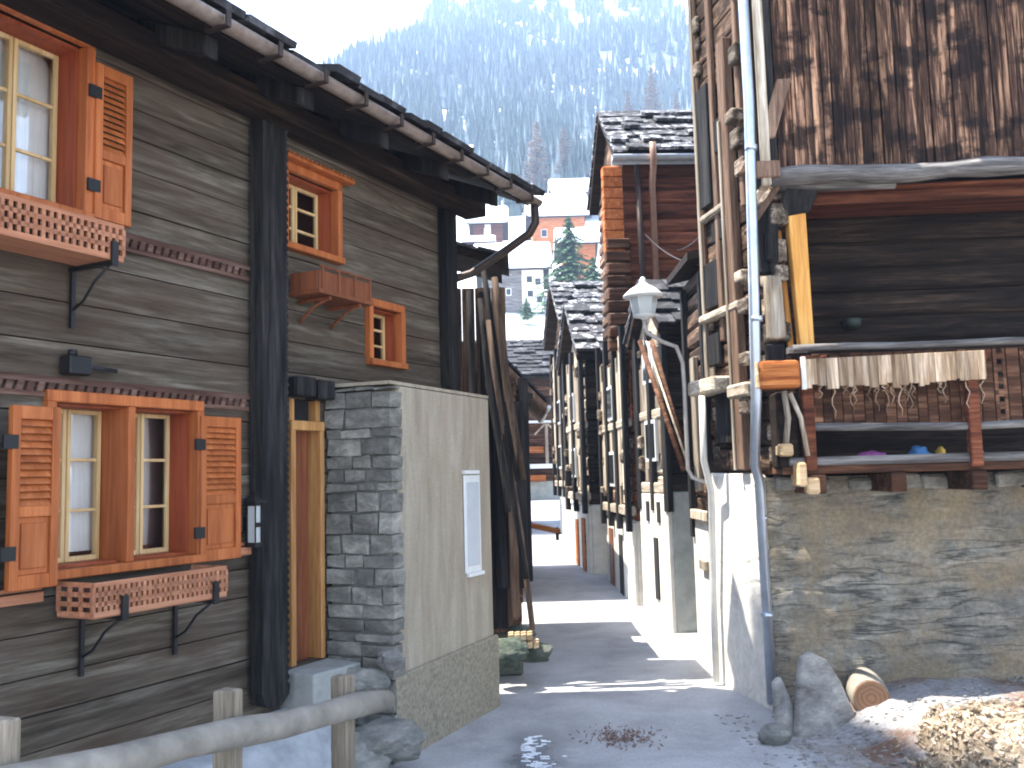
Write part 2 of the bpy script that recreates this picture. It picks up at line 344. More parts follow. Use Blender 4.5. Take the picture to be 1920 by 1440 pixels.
# ------------------------------------------------------------------ terrain
PROF = [(-40, 0), (12, 0), (20, .35), (30, 1.0), (36, 1.3), (46, 4.6), (60, 10.4), (80, 16.6), (120, 33), (200, 69), (400, 190), (600, 326), (800, 500), (5000, 520)]
def prof(y):
    for (a, b), (c, d) in zip(PROF, PROF[1:]):
        if y <= c: return b+(d-b)*(y-a)/(c-a)
    return PROF[-1][1]
def hgt(x, y):
    A = prof(y)
    if y > 100:
        B = 318+(x+37)*1.0+.53*(y-595)
        A = min(A, max(B, 30+.06*y))
        A += (noise.fractal(Vector((x*.012, y*.012, 3)), 1.0, 2.0, 5))*min(22, (y-100)*.06)
    elif y > 40:
        A += noise.fractal(Vector((x*.08, y*.08, 1)), 1.0, 2.0, 3)*min(.8, (y-40)*.03)
    if y < 36: # banks beside the lane
        pass
    return A
def terrain():
    xs = [-1200, -900, -700, -500, -400, -320]+[-260+10*i for i in range(14)]+[-120+6*i for i in range(18)]+[-12, -9, -6, -4, -2, 0, 2, 4, 6, 9, 12]+[18+6*i for i in range(28)]+[190, 210, 240, 280, 340, 420, 520, 700, 900, 1200]
    ys = [-40, -20, -5, 0, 4, 8, 12, 16, 20, 25, 30, 33, 36, 39, 42, 46, 50, 55, 60, 65, 70, 75, 80, 90, 100, 110, 120]+[130+10*i for i in range(68)]+[830, 900, 1000, 1200]
    mb = MB(); n = len(xs)
    vs = [(x, y, hgt(x, y)) for y in ys for x in xs]
    fs = [(j*n+i, j*n+i+1, (j+1)*n+i+1, (j+1)*n+i) for j in range(len(ys)-1) for i in range(n-1)]
    mb.add(vs, fs, .5, True)
    m, nn, p = mk('ground_and_snow')
    vo = coords(nn, (1, 1, 1), False)
    g = noise_t(nn, vo, 14, 8, .7); gb = noise_t(nn, vo, .9, 5, .6)
    near = mix(nn, ramp(nn, gb, [(.42, 0), (.6, 1)]).outputs[0], (.32, .325, .335), (.24, .2, .16))
    near = mix(nn, .7, near, ramp(nn, g, [(.3, .35), (.72, 1.6)]).outputs[0], 'MULTIPLY')
    far_n = noise_t(nn, vo, .035, 9, .68)
    far = ramp(nn, far_n, [(.38, (.055, .075, .06)), (.46, (.2, .2, .2)), (.5, (.8, .84, .9))]).outputs[0]
    field = (.85, .88, .92)
    sp = nd(nn, 'ShaderNodeSeparateXYZ'); nn.links.new(vo, sp.inputs[0])
    k1 = nd(nn, 'ShaderNodeMapRange'); nn.links.new(sp.outputs[1], k1.inputs[0]); k1.inputs[1].default_value = 34; k1.inputs[2].default_value = 38
    k2 = nd(nn, 'ShaderNodeMapRange'); nn.links.new(sp.outputs[1], k2.inputs[0]); k2.inputs[1].default_value = 112; k2.inputs[2].default_value = 150
    c = mix(nn, k1.outputs[0], near, field); c = mix(nn, k2.outputs[0], c, far)
    nn.links.new(c, p.inputs['Base Color']); p.inputs['Roughness'].default_value = .9
    bump(nn, p, g, .6, .03)
    return mb.build('ground', m, kind='structure')
terrain()
# far snowy mountain
mb = MB(); xs = [-1100+25*i for i in range(90)]; ys = [790+22*i for i in range(22)]
def fh(x, y):
    r = 40+(y-790)*1.6+noise.fractal(Vector((x*.0044, y*.0044, 9)), 1.0, 2.0, 7)*60
    return min(r, 610+noise.fractal(Vector((x*.008, y*.008, 2)), 1.0, 2.0, 6)*15)
vs = [(x, y, fh(x, y)) for y in ys for x in xs]; n = len(xs)
mb.add(vs, [(j*n+i, j*n+i+1, (j+1)*n+i+1, (j+1)*n+i) for j in range(len(ys)-1) for i in range(n-1)], .5, True)
mb.build('snowy_mountain', snowm('mountain_snow', (.34, .33, .33), (.56, .66), .008), kind='structure')
# lane surface
def lane():
    m, n, p = mk('lane_asphalt'); v = coords(n, (1, 1, 1), False)
    g = noise_t(n, v, 40, 8, .75); b = noise_t(n, v, 1.4, 6, .6, .4); d = noise_t(n, v, .45, 4, .5)
    c = ramp(n, b, [(.32, (.29, .29, .30)), (.5, (.385, .385, .395)), (.7, (.48, .48, .49))]).outputs[0]
    c = mix(n, .5, c, ramp(n, g, [(.3, .55), (.7, 1.35)]).outputs[0], 'MULTIPLY')
    sp = nd(n, 'ShaderNodeSeparateXYZ'); n.links.new(v, sp.inputs[0])
    # damp run-off strip down the middle of the lane
    wx = nd(n, 'ShaderNodeMath', operation='MULTIPLY_ADD'); n.links.new(b, wx.inputs[0]); wx.inputs[1].default_value = .9; n.links.new(sp.outputs[0], wx.inputs[2])
    ab = nd(n, 'ShaderNodeMath', operation='SUBTRACT'); n.links.new(wx.outputs[0], ab.inputs[0]); ab.inputs[1].default_value = .58
    aa = nd(n, 'ShaderNodeMath', operation='ABSOLUTE'); n.links.new(ab.outputs[0], aa.inputs[0])
    wet = ramp(n, aa.outputs[0], [(.06, 1), (.32, 0)]).outputs[0]
    yl = nd(n, 'ShaderNodeMapRange'); n.links.new(sp.outputs[1], yl.inputs[0]); yl.inputs[1].default_value = 7.9; yl.inputs[2].default_value = 7.1
    wm = nd(n, 'ShaderNodeMath', operation='MULTIPLY'); n.links.new(wet, wm.inputs[0]); n.links.new(yl.outputs[0], wm.inputs[1])
    c = mix(n, wm.outputs[0], c, (.13, .14, .16))
    n.links.new(c, p.inputs['Base Color'])
    rr = mix(n, wm.outputs[0], (.8, .8, .8), (.07, .07, .07)); n.links.new(rr, p.inputs['Roughness'])
    hb = mix(n, .5, g, noise_t(n, v, 9, 4, .6)); bump(n, p, hb, .5, .014)
    mb = MB()
    yb = [-3, 2, 6, 7.3, 8, 12, 16, 20, 25, 30, 36]
    xl = {-3: -1.7, 2: -1.5, 6: -1.3, 7.3: -.75, 8: -.45, 12: -.1, 16: .15, 20: .3, 25: .4, 30: .5, 36: .3}
    xr = {-3: 2.2, 2: 2.1, 6: 1.9, 7.3: 2.0, 8: 2.12, 12: 1.9, 16: 1.7, 20: 1.5, 25: 1.9, 30: 2.4, 36: 3.2}
    vs = []
    for y in yb:
        for k in range(5): vs.append((xl[y]+(xr[y]-xl[y])*k/4, y, prof(y)+.006))
    mb.add(vs, [(j*5+i, j*5+i+1, (j+1)*5+i+1, (j+1)*5+i) for j in range(len(yb)-1) for i in range(4)], .5)
    mb.build('lane', m, kind='structure')
lane()

# ------------------------------------------------------------------ shared builders
def courses(mb, x0, x1, z0, z1, y0, y1, ch=.22, openings=(), jy=.012, cut=None):
    """horizontal board/log courses in the local x-z plane, front face at y0, split round openings"""
    z = z0
    while z < z1-1e-4:
        zt = min(z+ch*mb.r.uniform(.82, 1.18), z1)
        if z1-zt < ch*.4: zt = z1
        tint = mb.r.random(); jj = mb.r.uniform(-jy, jy)
        cuts = sorted({z, zt}|{q for o in openings for q in (o[2], o[3]) if z < q < zt})
        for a, b in zip(cuts, cuts[1:]):
            iv = [(x0, x1)]
            for o in openings:
                if o[2] < (a+b)/2 < o[3]:
                    new = []
                    for p, q in iv:
                        if o[0] > p: new.append((p, min(q, o[0])))
                        if o[1] < q: new.append((max(p, o[1]), q))
                    iv = [(p, q) for p, q in new if q-p > 1e-3]
            for p, q in iv:
                g0 = .004 if a == z else 0; g1 = .004 if b == zt else 0
                mb.box(p, q, y0+jj, y1, a+g0, b-g1, tint)
        z = zt
def logwall(mb, x0, x1, z0, z1, yc, r=.11, skip=(), dirx=True):
    """round-ish hewn logs stacked"""
    z = z0+r
    while z < z1:
        t = mb.r.random(); rr = r*mb.r.uniform(.93, 1.05)
        prof_ = [(-rr*.8, -rr*.6), (-rr*.8, rr*.6), (-rr*.45, rr*.98), (rr*.45, rr*.98), (rr*.8, rr*.6), (rr*.8, -rr*.6), (rr*.45, -rr*.98), (-rr*.45, -rr*.98)]
        iv = [(x0, x1)]
        for o in skip:
            if o[2] < z < o[3]:
                iv = [(p, min(q, o[0])) for p, q in iv if o[0] > p]+[(max(p, o[1]), q) for p, q in iv if o[1] < q]
        for p, q in iv:
            if q-p < .02: continue
            j = mb.r.uniform(-.015, .015)
            if dirx: mb.prism([(p, yc+j+a, z+b) for a, b in prof_], (q-p, 0, 0), t)
            else: mb.prism([(yc+j+a, p, z+b) for a, b in prof_], (0, q-p, 0), t)
        z += 2*r*.98
def slates(mb, x0, x1, ya, za, yb, zb, rows, wmin=.22, wmax=.5, th=.03, ragged=.04):
    """overlapping stone slates on a slope rising from the eave (ya,za) to (yb,zb)"""
    L = math.hypot(yb-ya, zb-za); d = Vector((0, (yb-ya)/L, (zb-za)/L)); nrm = Vector((0, -(zb-za)/L, (yb-ya)/L))
    if nrm.z < 0: nrm = -nrm
    st = L/rows
    for r in range(rows):
        x = x0
        while x < x1-.02:
            wd = mb.r.uniform(wmin, wmax); xe = min(x+wd, x1)
            a = r*st-mb.r.uniform(0, ragged)-.03; b = (r+1)*st+st*.45
            b = min(b, L+.05)
            t = th*mb.r.uniform(.7, 1.5); lift = mb.r.uniform(0, .015)
            P = Vector((0, ya, za))
            c = P+d*((a+b)/2)+nrm*(t/2+lift+t*.9)+Vector(((x+xe)/2, 0, 0))
            dd = (d*(b-a)/2)+nrm*(-t*.8)
            mb.obox(c, Vector(((xe-x)/2-.004, 0, 0)), dd, nrm*(t/2))
            x = xe
# ================================================================== LEFT HOUSE
LH = frthing(LF, 'timber_house', 'dark grey timber house with orange shuttered windows on the left of the lane', 'house')
LH.location.z = 0
WO = [(-1.16, -.14, 1.57, 2.46), (-2.05, -.99, 3.53, 4.5), (.70, 1.30, 3.73, 4.27), (1.73, 2.17, 2.98, 3.42), (.76, 1.10, .72, 2.6)]
mb = MB(1)
courses(mb, -4.0, 3.02, .45, 4.75, 0, .2, .21, WO, .008)
mb.build('wall', M['wall_h'], LH, bevel=.006)
mb = MB(2)
mb.hexa([(2.86, .2, .3), (3.0, .2, .3), (3.0-.5085*3.8, 4.0, .3), (2.86-.5085*3.8, 4.0, .3), (2.86, .2, 4.72), (3.0, .2, 4.72), (3.0-.5085*3.8, 4.0, 4.72), (2.86-.5085*3.8, 4.0, 4.72)])
mb.box(-4.0, -3.8, .2, 4, .3, 4.75); mb.box(-4, 1.2, 4.0, 4.2, .3, 4.75)
mb.prism([(3.0, .0, 4.72), (3.0-.5085*4.2, 4.2, 4.72), (3.0-.5085*2, 2.0, 5.6)], (-.14, 0, 0)); mb.prism([(-4.0, -.0, 4.75), (-4.0, 4.2, 4.75), (-4.0, 2.0, 5.6)], (.14, 0, 0))
mb.build('side_wall', M['dark_h'], LH)
mb = MB(3); mb.box(-4.0, 2.95, -.006, .22, .0, .45); mb.build('foundation', M['concrete'], LH)
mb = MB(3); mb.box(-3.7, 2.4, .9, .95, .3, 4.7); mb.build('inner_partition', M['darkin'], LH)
# carved upright posts
def carved(mb, x0, x1, z0, z1, y0, y1, tooth=True, side=1):
    n = int((z1-z0)/.055); pts = [(x0, z0+.12), (x0+.03, z0+.03), (x0+.1, z0), (x1-.08, z0), (x1-.01, z0+.06)]
    if tooth:
        for i in range(n):
            z = z0+.12+(z1-z0-.12)*i/n; pts += [(x1, z), (x1-.022, z+.03)]
    else: pts += [(x1, z0+.12)]
    pts += [(x1, z1), (x0, z1)]
    mb.prism([(a, y0, b) for a, b in pts], (0, y1-y0, 0))
mb = MB(4); carved(mb, .33, .60, .52, 4.6, -.14, -.03)
mb.build('carved_post', M['dark_z'], LH, label='near black upright post with a toothed carved edge and rounded foot beside the door')
mb = MB(5); carved(mb, 2.84, 3.03, 2.74, 4.55, -.10, -.01, False); mb.box(2.9, 3.04, -.02, .25, 2.7, 4.6)
mb.build('corner_post', M['dark_z'], LH)
# horizontal carved friezes
def frieze(x0, x1, z, name='carved_frieze'):
    mb = MB(int(z*10)); mb.box(x0, x1, -.03, -.009, z+.02, z+.055); mb.box(x0, x1, -.025, -.009, z-.055, z-.03)
    x = x0
    while x < x1-.04: mb.prism([(x, -.035, z-.03), (x+.035, -.035, z-.03), (x+.05, -.035, z+.02), (x+.015, -.035, z+.02)], (0, .025, 0)); x += .06
    mb.build(name, M['brownfr'], LH)
M['pipew2'] = flat('pale_grey_lamp_pipe', (.46, .43, .40), .45, .2, .2)
M['darkbowl'] = flat('dark_green_glaze', (.02, .03, .022), .6, 0, .2)
M['brownfr'] = wood('brown_moulding', (.05, .025, .018), (.11, .06, .045), (.2, .13, .1), 'x', tv=.3)
frieze(-3.9, .33, 2.54); frieze(-.97, .33, 3.43)
mb = MB(6)
for (x0, x1, z) in ((-3.9, -1.2, 1.45), (-.1, .33, 1.56)): mb.box(x0, x1, -.045, -.009, z-.03, z+.02); mb.box(x0, x1, -.03, -.009, z+.03, z+.05)
mb.each('ledge_moulding', M['boxwood'], LH)

def window(op, leaves, rows, depth=.2, fr=.07, head=False, curt=True, mull=None):
    x0, x1, z0, z1 = op; root = None
    mb = MB(int(x0*100)); o = fr
    mb.box(x0-o*.6, x1+o*.6, -.05, .03, z1, z1+o*.9); mb.box(x0-o*.6, x1+o*.6, -.075, .05, z0-o*.7, z0)
    mb.box(x0-o*.6, x0+.012, -.052, .03, z0, z1); mb.box(x1-.012, x1+o*.6, -.052, .03, z0, z1)
    if mull: mb.box(mull-.025, mull+.025, -.045, depth+.02, z0, z1)
    if head:
        mb.box(x0-.08, x1+.12, -.12, .0, z1+.065, z1+.09)
        k = x0-.08
        while k < x1+.1: mb.box(k, k+.025, -.13, -.01, z1+.09, z1+.105); k += .05
    fo = mb.build('window_frame', M['orange'], LH, bevel=.005)
    mb = MB(); mb.box(x0, x0+.02, .03, depth+.05, z0, z1); mb.box(x1-.02, x1, .03, depth+.05, z0, z1)
    mb.box(x0+.02, x1-.02, .03, depth+.05, z0, z0+.015); mb.box(x0+.02, x1-.02, .03, depth+.05, z1-.015, z1)
    mb.build('reveal', M['reveal'], fo)
    secs = [(x0+.02, x1-.02)] if not mull else [(x0+.02, mull-.026), (mull+.026, x1-.02)]
    sb = MB(9); gb = MB(); cb = MB()
    for a, b in secs:
        wl = (b-a)/leaves
        for i in range(leaves):
            p, q = a+i*wl+.003, a+(i+1)*wl-.003; f = .024
            zb, zt = z0+.016, z1-.016
            sb.box(p, p+f, depth-.02, depth+.02, zb, zt); sb.box(q-f, q, depth-.02, depth+.02, zb, zt)
            sb.box(p+f, q-f, depth-.02, depth+.02, zb, zb+f*1.2); sb.box(p+f, q-f, depth-.02, depth+.02, zt-f, zt)
            for r in range(1, rows):
                zz = zb+(zt-zb)*r/rows; sb.box(p+f, q-f, depth-.012, depth+.012, zz-.009, zz+.009)
            gb.box(p+f, q-f, depth-.002, depth+.002, zb+.02, zt-.02)
            if curt:   # gathered curtain
                n = 22; c0 = p+f*.3; c1 = q+(.03 if (i+int(x0*10)) % 2 else .015)
                vs = []
                for k in range(n+1):
                    xx = c0+(c1-c0)*k/n; yy = depth+.06+.014*math.sin(k*1.9)
                    vs += [(xx, yy, zb+.05), (xx, yy, zt)]
                cb.add(vs, [(2*k, 2*k+2, 2*k+3, 2*k+1) for k in range(n)], .5, True)
    sb.build('sash', M['sash'], fo, bevel=.003); gb.build('pane', M['glass'], fo)
    if curt: cb.build('curtain', M['cloth'], fo)
    return fo
def shutter(x0, x1, z0, z1, y0, label=None):
    mb = MB(int(x0*77)); f = .045; zm = z0+(z1-z0)*.42; t = .04
    mb.box(x0, x0+f, y0, y0+t, z0, z1); mb.box(x1-f, x1, y0, y0+t, z0, z1)
    for a, b in ((z0, z0+f*1.6), (zm-f*.6, zm+f*.6), (z1-f*1.5, z1)): mb.box(x0+f, x1-f, y0+.002, y0+t, a, b)
    mb.box(x0+f, x1-f, y0+.02, y0+t-.004, z0+f*1.6, zm-f*.6)
    mb.box(x0+f+.02, x1-f-.02, y0+.008, y0+t-.01, z0+f*1.6+.03, zm-f*.6-.03)
    z = zm+f*.6
    n = max(4, int((z1-f*1.5-z)/.036)); h = (z1-f*1.5-z)/n
    for i in range(n):
        a = z+i*h; mb.hexa([(x0+f, y0+.002, a), (x1-f, y0+.002, a), (x1-f, y0+.012, a+.002), (x0+f, y0+.012, a+.002),
                            (x0+f, y0+.024, a+h), (x1-f, y0+.024, a+h), (x1-f, y0+.036, a+h), (x0+f, y0+.036, a+h)])
    o = mb.build('shutter', M['orange'], LH, bevel=.003)
    if label: o['label'] = label
    hb = MB()
    for zz in (z0+.2*(z1-z0), z0+.8*(z1-z0)):
        xs_ = x0 if abs(x0) < 99 else x1
        hb.box(x0-.05, x0+.03, y0-.004, y0+.012, zz-.035, zz+.035)
    hb.each('hinge', M['iron'], o)
    return o
window(WO[0], 2, 3, .2, mull=-.65)
window(WO[1], 2, 3, .2, mull=-1.6)
window(WO[2], 2, 3, .16, head=True)
window(WO[3], 2, 3, .14)
shutter(-.14, .21, 1.52, 2.43, -.07); shutter(-1.46, -1.19, 1.50, 2.42, -.14)
shutter(-.95, -.70, 3.51, 4.42, -.07)
mb = MB(); mb.box(-1.84, -1.50, -.1, -.06, 1.5, 2.4); mb.build('shutter', M['teal'], LH, bevel=.004, label='dark teal shutter at the left edge of the wall')
# door
mb = MB(20); x0, x1, z0, z1 = WO[4]
mb.box(x0-.02, x0+.03, -.04, .12, z0, 2.43); mb.box(x1-.035, x1+.01, -.04, .12, z0, 2.43); mb.box(x0-.02, x1+.01, -.045, .12, 2.37, 2.44)
mb.box(x0, x0+.05, -.01, .1, 2.44, 2.6); mb.box(x1-.05, x1, -.01, .1, 2.44, 2.6)
dr = mb.build('door_frame', M['honey'], LH, bevel=.005)
mb = MB(21); k = x0+.045
while k < x1-.05: mb.box(k, k+.06, .07, .11, z0, 2.37); k += .062
mb.build('door', M['door'], dr, bevel=.003)
mb = MB(); mb.box(x0+.05, x1-.05, .06, .1, 2.44, 2.6); mb.build('transom', M['darkin'], dr)
mb = MB(22); mb.box(.70, .90, -.14, .05, 2.61, 2.75); mb.box(.93, 1.12, -.14, .05, 2.60, 2.74); mb.each('lintel_beam', M['dark_z'], LH, bevel=.01)
mb = MB(23); mb.box(.66, 1.2, -.3, .0, .3, .70, j=.01); mb.build('doorstep', M['concrete'], LH, bevel=.015, seg=2)
# eaves: rafters, soffit boards, roof
ET, EZ, SL = -.70, 4.56, .42
mb = MB(30)
XR = lambda t: 3.38-.5085*(t-ET)     # the house end runs square to the lane, not to the facade
RZ = EZ+(2.1-ET)*SL
for a, b, za, zb in ((ET, 2.1, EZ, RZ), (2.1, 5.0, RZ, EZ)):
    mb.hexa([(-4.4, a, za), (XR(a), a, za), (XR(b), b, zb), (-4.4, b, zb), (-4.4, a, za+.06), (XR(a), a, za+.06), (XR(b), b, zb+.06), (-4.4, b, zb+.06)])
rf = mb.build('roof', M['dark_h'], LH)
mb = MB(31)
for r in range(9):
    a, b = ET-.05+(2.15-ET)*r/9, ET-.05+(2.15-ET)*(r+1)/9
    slates(mb, -4.4, XR(a)+.02, a, EZ+.05+(a-ET)*SL, b, EZ+.05+(b-ET)*SL, 1, .2, .42, .035, .06)
for r in range(9):
    a, b = 5.0-2.9*r/9, 5.0-2.9*(r+1)/9
    slates(mb, -4.4, XR(a)+.02, a, EZ+.05+(5-a)*.46, b, EZ+.05+(5-b)*.46, 1, .25, .45, .035, .06)
mb.build('slate_covering', M['slate_d'], rf)
mb = MB(32); k = -4.1
while k < 3.5:
    mb.obox((k, (-.72+.3)/2, EZ-.02+(-.2-ET)*SL-.08), (.06, 0, 0), (0, .44, .44*SL), (0, 0, .065)); k += .86
mb.each('rafter', M['dark_z'], rf, bevel=.01)
mb = MB(33); mb.box(-4.1, 3.3, -.28, -.05, 4.5, 4.64); mb.box(-4.1, 3.3, -.05, .0, 4.55, 4.74); mb.build('eave_beam', M['dark_h'], rf, bevel=.01)
# gutter: half-round trough with straps
def trough(mb, x0, x1, yc, zc, r, n=10, th=.008):
    vs = []
    for x in (x0, x1):
        for k in range(n+1):
            q = math.pi*k/n; vs.append((x, yc+r*math.cos(q), zc-r*math.sin(q)))
        for k in range(n, -1, -1):
            q = math.pi*k/n; vs.append((x, yc+(r-th)*math.cos(q), zc-(r-th)*math.sin(q)))
    m_ = 2*(n+1)
    mb.add(vs, [(k, (k+1) % m_, (k+1) % m_+m_, k+m_) for k in range(m_)], None, True)
gt = MB(34); trough(gt, -4.4, 3.42, -.77, 4.60, .058); gu = gt.build('gutter', M['gutter'], rf)
mb = MB(35); k = -4.2
while k < 3.3:
    mb.box(k, k+.035, -.865, -.695, 4.522, 4.535); mb.box(k, k+.035, -.865, -.853, 4.535, 4.61); mb.box(k, k+.035, -.705, -.695, 4.535, 4.63); k += .43
mb.each('gutter_strap', M['gutter_d'], gu)
dp = MB(36); dp.tube([(3.33, -.78, 4.54), (3.34, -.78, 4.38), (3.33, -.72, 4.28), (3.30, -.5, 4.15), (3.27, -.12, 3.96), (3.16, .02, 3.9), (3.10, .10, 3.82), (3.06, .2, 3.7), (3.0, .3, .3)], .04, 10)
dp.build('downpipe', M['gutter_d'], LH)
# annex: stucco wall on the lane with a stone pier
A0 = gr(740, 1432); A1 = gr(930, 1325); AF = Fr(A0.x, A0.y, math.degrees(math.atan2(A1.y-A0.y, A1.x-A0.x)))
def toL(P): # world -> left frame local
    v = Vector((P[0], P[1], 0))-LF.o; return (v.dot(LF.d), v.dot(LF.n), P[2])
AL = (A1-A0).length; PW = .53
mb = MB(40)
pts = [AF.w(.1, .0, 0), AF.w(AL, 0, 0), AF.w(AL, .6, 0), AF.w(.1, PW, 0)]
lo = [toL((p.x, p.y, .0)) for p in pts]; hi = [toL((p.x, p.y, 2.70)) for p in pts]
mb.hexa(lo+hi); st = mb.build('stucco_wall', M['stucco'], LH, bevel=.02, seg=2)
mb = MB(); pts = [AF.w(.0, -.035, 0), AF.w(AL+.02, -.035, 0), AF.w(AL+.02, -.001, 0), AF.w(.0, -.001, 0)]
zz = [.62, .62, .62, .62]
mb.hexa([toL((p.x, p.y, -.02)) for p in pts]+[toL((p.x, p.y, z)) for p, z in zip(pts, (.60, .62, .62, .60))])
mb.build('wall_socle', M['socle'], LH, bevel=.012)
mb = MB(41)   # lid of the annex
pts = [AF.w(.01, .004, 0), AF.w(AL-.004, .004, 0), AF.w(AL-.004, .62, 0), AF.w(.3, 1.2, 0), AF.w(-.03, PW+.3, 0)]
mb.prism([toL((p.x, p.y, 2.703)) for p in pts], (0, 0, .025)); mb.build('wall_coping', M['stucco'], LH)
# stone pier: core and individual stones in one surface
mb = MB(42); stn = MB(43)
def pierface(c0, c1, z0, z1, proud):
    c0 = Vector(c0); c1 = Vector(c1); L = (c1-c0).length; d = (c1-c0)/L; nn = Vector((d.y, -d.x, 0))
    z = z0
    while z < z1-.02:
        h = stn.r.choice((.07, .1, .13, .15)); h = min(h, z1-z); x = -.02
        while x < L+.0:
            wd = stn.r.uniform(.12, .34); xe = min(x+wd, L+.03)
            if L-xe < .06: xe = L+.03
            pr = proud*stn.r.uniform(.5, 1.4)
            cc = c0+d*((x+xe)/2)+nn*(pr-.08)+Vector((0, 0, z+h/2))
            pj = [stn.r.uniform(-.01, .01) for _ in range(24)]
            hx, hy, hz = (xe-x)/2-.008, .08, h/2-.007
            P = []
            for i, (a, b, c_) in enumerate(((-1, 1, -1), (1, 1, -1), (1, -1, -1), (-1, -1, -1), (-1, 1, 1), (1, 1, 1), (1, -1, 1), (-1, -1, 1))):
                q = cc+d*(a*hx+pj[i*3])+nn*(b*hy+pj[i*3+1])+Vector((0, 0, c_*hz+pj[i*3+2])); P.append(toL(q))
            stn.hexa(P); x = xe
        z += h
p0 = AF.w(.0, .0, 0); p1 = AF.w(0, PW, 0)
pierface((p1.x, p1.y, 0), (p0.x, p0.y, 0), .0, 2.69, .03)
pier = stn.build('stone_pier', M['pierstone'], LH, bevel=.018, seg=2)
pts = [AF.w(.002, .01, 0), AF.w(.1, .01, 0), AF.w(.1, PW-.01, 0), AF.w(.002, PW-.01, 0)]
mb.hexa([toL((p.x, p.y, 0)) for p in pts]+[toL((p.x, p.y, 2.62)) for p in pts])
pts = [AF.w(.05, PW-.09, 0), AF.w(.1, PW-.01, 0), LF.w(1.5, .0, 0), LF.w(1.3, .0, 0)]
mb.hexa([toL((p.x, p.y, 0)) for p in pts]+[toL((p.x, p.y, 2.6)) for p in pts])
mb.build('mortar_core', M['mortar'], pier)

# things fixed on / standing by the left house
def lattice_box(label, x0, x1, z0, z1, y0, y1, ncell, rowsn, mat, brk, cat='flower box'):
    o = frthing(LF, 'flower_box', label, cat, 'wooden flower boxes under the windows')
    mb = MB(int(x0*50)); h = (z1-z0)
    def face(fn, a0, a1, n):
        for r in range(rowsn+1):
            zz = z0+h*r/rowsn; fn(a0, a1, zz-.012, zz+.012)
        for i in range(n+1):
            aa = a0+(a1-a0)*i/n; fn(aa-.01, aa+.01, z0+.012, z1-.012)
    face(lambda a, b, c, d: mb.box(a, b, y0, y0+.014, c, d), x0, x1, ncell)
    face(lambda a, b, c, d: mb.box(x0-.001, x0+.013, a, b, c, d), y0+.02, y1, max(2, int((y1-y0)/.08)))
    face(lambda a, b, c, d: mb.box(x1-.013, x1+.001, a, b, c, d), y0+.02, y1, max(2, int((y1-y0)/.08)))
    mb.box(x0, x1, y0, y1, z0-.02, z0-.013)
    mb.build('lattice', mat, o)
    mb = MB(); mb.box(x0+.03, x1-.03, y0+.035, y1-.02, z0, z1-.03); mb.build('liner', M['reveal2'], o)
    mb = MB()
    for xb in brk:
        mb.box(xb-.012, xb+.012, y0-.012, 0, z0-.045, z0-.022); mb.box(xb-.012, xb+.012, -.035, -.015, z0-.36, z0-.03)
        mb.tube([(xb, -.03, z0-.26), (xb, -.11, z0-.22), (xb, -.2, z0-.12), (xb, y0+.03, z0-.05)], .008, 6)
        mb.box(xb-.02, xb+.02, y0-.02, y0-.004, z0-.05, z0+.08)
    mb.each('bracket', M['iron'], o)
    return o
M['reveal2'] = flat('dark_planter_liner', (.06, .025, .018), .8)
lattice_box('long lattice flower box on iron brackets beneath the lower double window', -1.13, -.20, 1.35, 1.50, -.34, -.06, 26, 3, M['boxwood'], (-.95, -.3))
lattice_box('lattice flower box under the upper shuttered window at the left edge', -2.3, -.98, 3.23, 3.40, -.34, -.06, 30, 3, M['boxwood'], (-1.9, -1.05))
o = frthing(LF, 'flower_box', 'plain dark flower box with thin rail under the small square window with striped head', 'flower box', 'wooden flower boxes under the windows')
mb = MB(50); x0, x1 = .74, 1.34
mb.box(x0, x1, -.3, -.28, 3.36, 3.50); mb.box(x0, x0+.02, -.28, -.03, 3.36, 3.5); mb.box(x1-.02, x1, -.28, -.03, 3.36, 3.5); mb.box(x0-.02, x1+.02, -.32, -.03, 3.33, 3.36)
for k in range(4): mb.box(x0+.02+k*.19, x0+.04+k*.19, -.312, -.301, 3.36, 3.52)
mb.box(x0-.01, x1+.01, -.315, -.295, 3.52, 3.535); mb.build('box_boards', M['door'], o, bevel=.003)
mb = MB()
for xb in (.86, 1.22): mb.box(xb-.012, xb+.012, -.30, 0, 3.30, 3.325); mb.tube([(xb, -.02, 3.16), (xb, -.06, 3.2), (xb, -.16, 3.27), (xb, -.28, 3.31)], .011, 6)
mb.each('bracket', M['door'], o)
# wall lantern
o = frthing(LF, 'wall_lantern', 'small black wall lantern with white panes between the orange shutter and the carved post', 'lantern')
o.location = LF.w(.315, -.09, 1.58)
mb = MB(); mb.box(-.045, .045, -.045, .045, 0, .03); mb.box(-.04, .04, -.04, .04, .27, .29); mb.prism([(-.055, -.055, .29), (.055, -.055, .29), (.055, .055, .29), (-.055, .055, .29)], (0, 0, .012))
mb.add([(-.055, -.055, .302), (.055, -.055, .302), (.055, .055, .302), (-.055, .055, .302), (0, 0, .37)], [(0, 1, 4), (1, 2, 4), (2, 3, 4), (3, 0, 4)])
for a in (-.04, .034):
    for b in (-.04, .034): mb.box(a, a+.007, b, b+.007, .03, .27)
mb.box(-.04, .04, -.041, -.035, .13, .16)
mb.box(-.02, .02, .04, .09, .1, .2); mb.build('cage', M['iron'], o)
mb = MB(); mb.box(-.032, .032, -.032, .032, .03, .27); mb.build('lamp_pane', M['lampglass'], o)
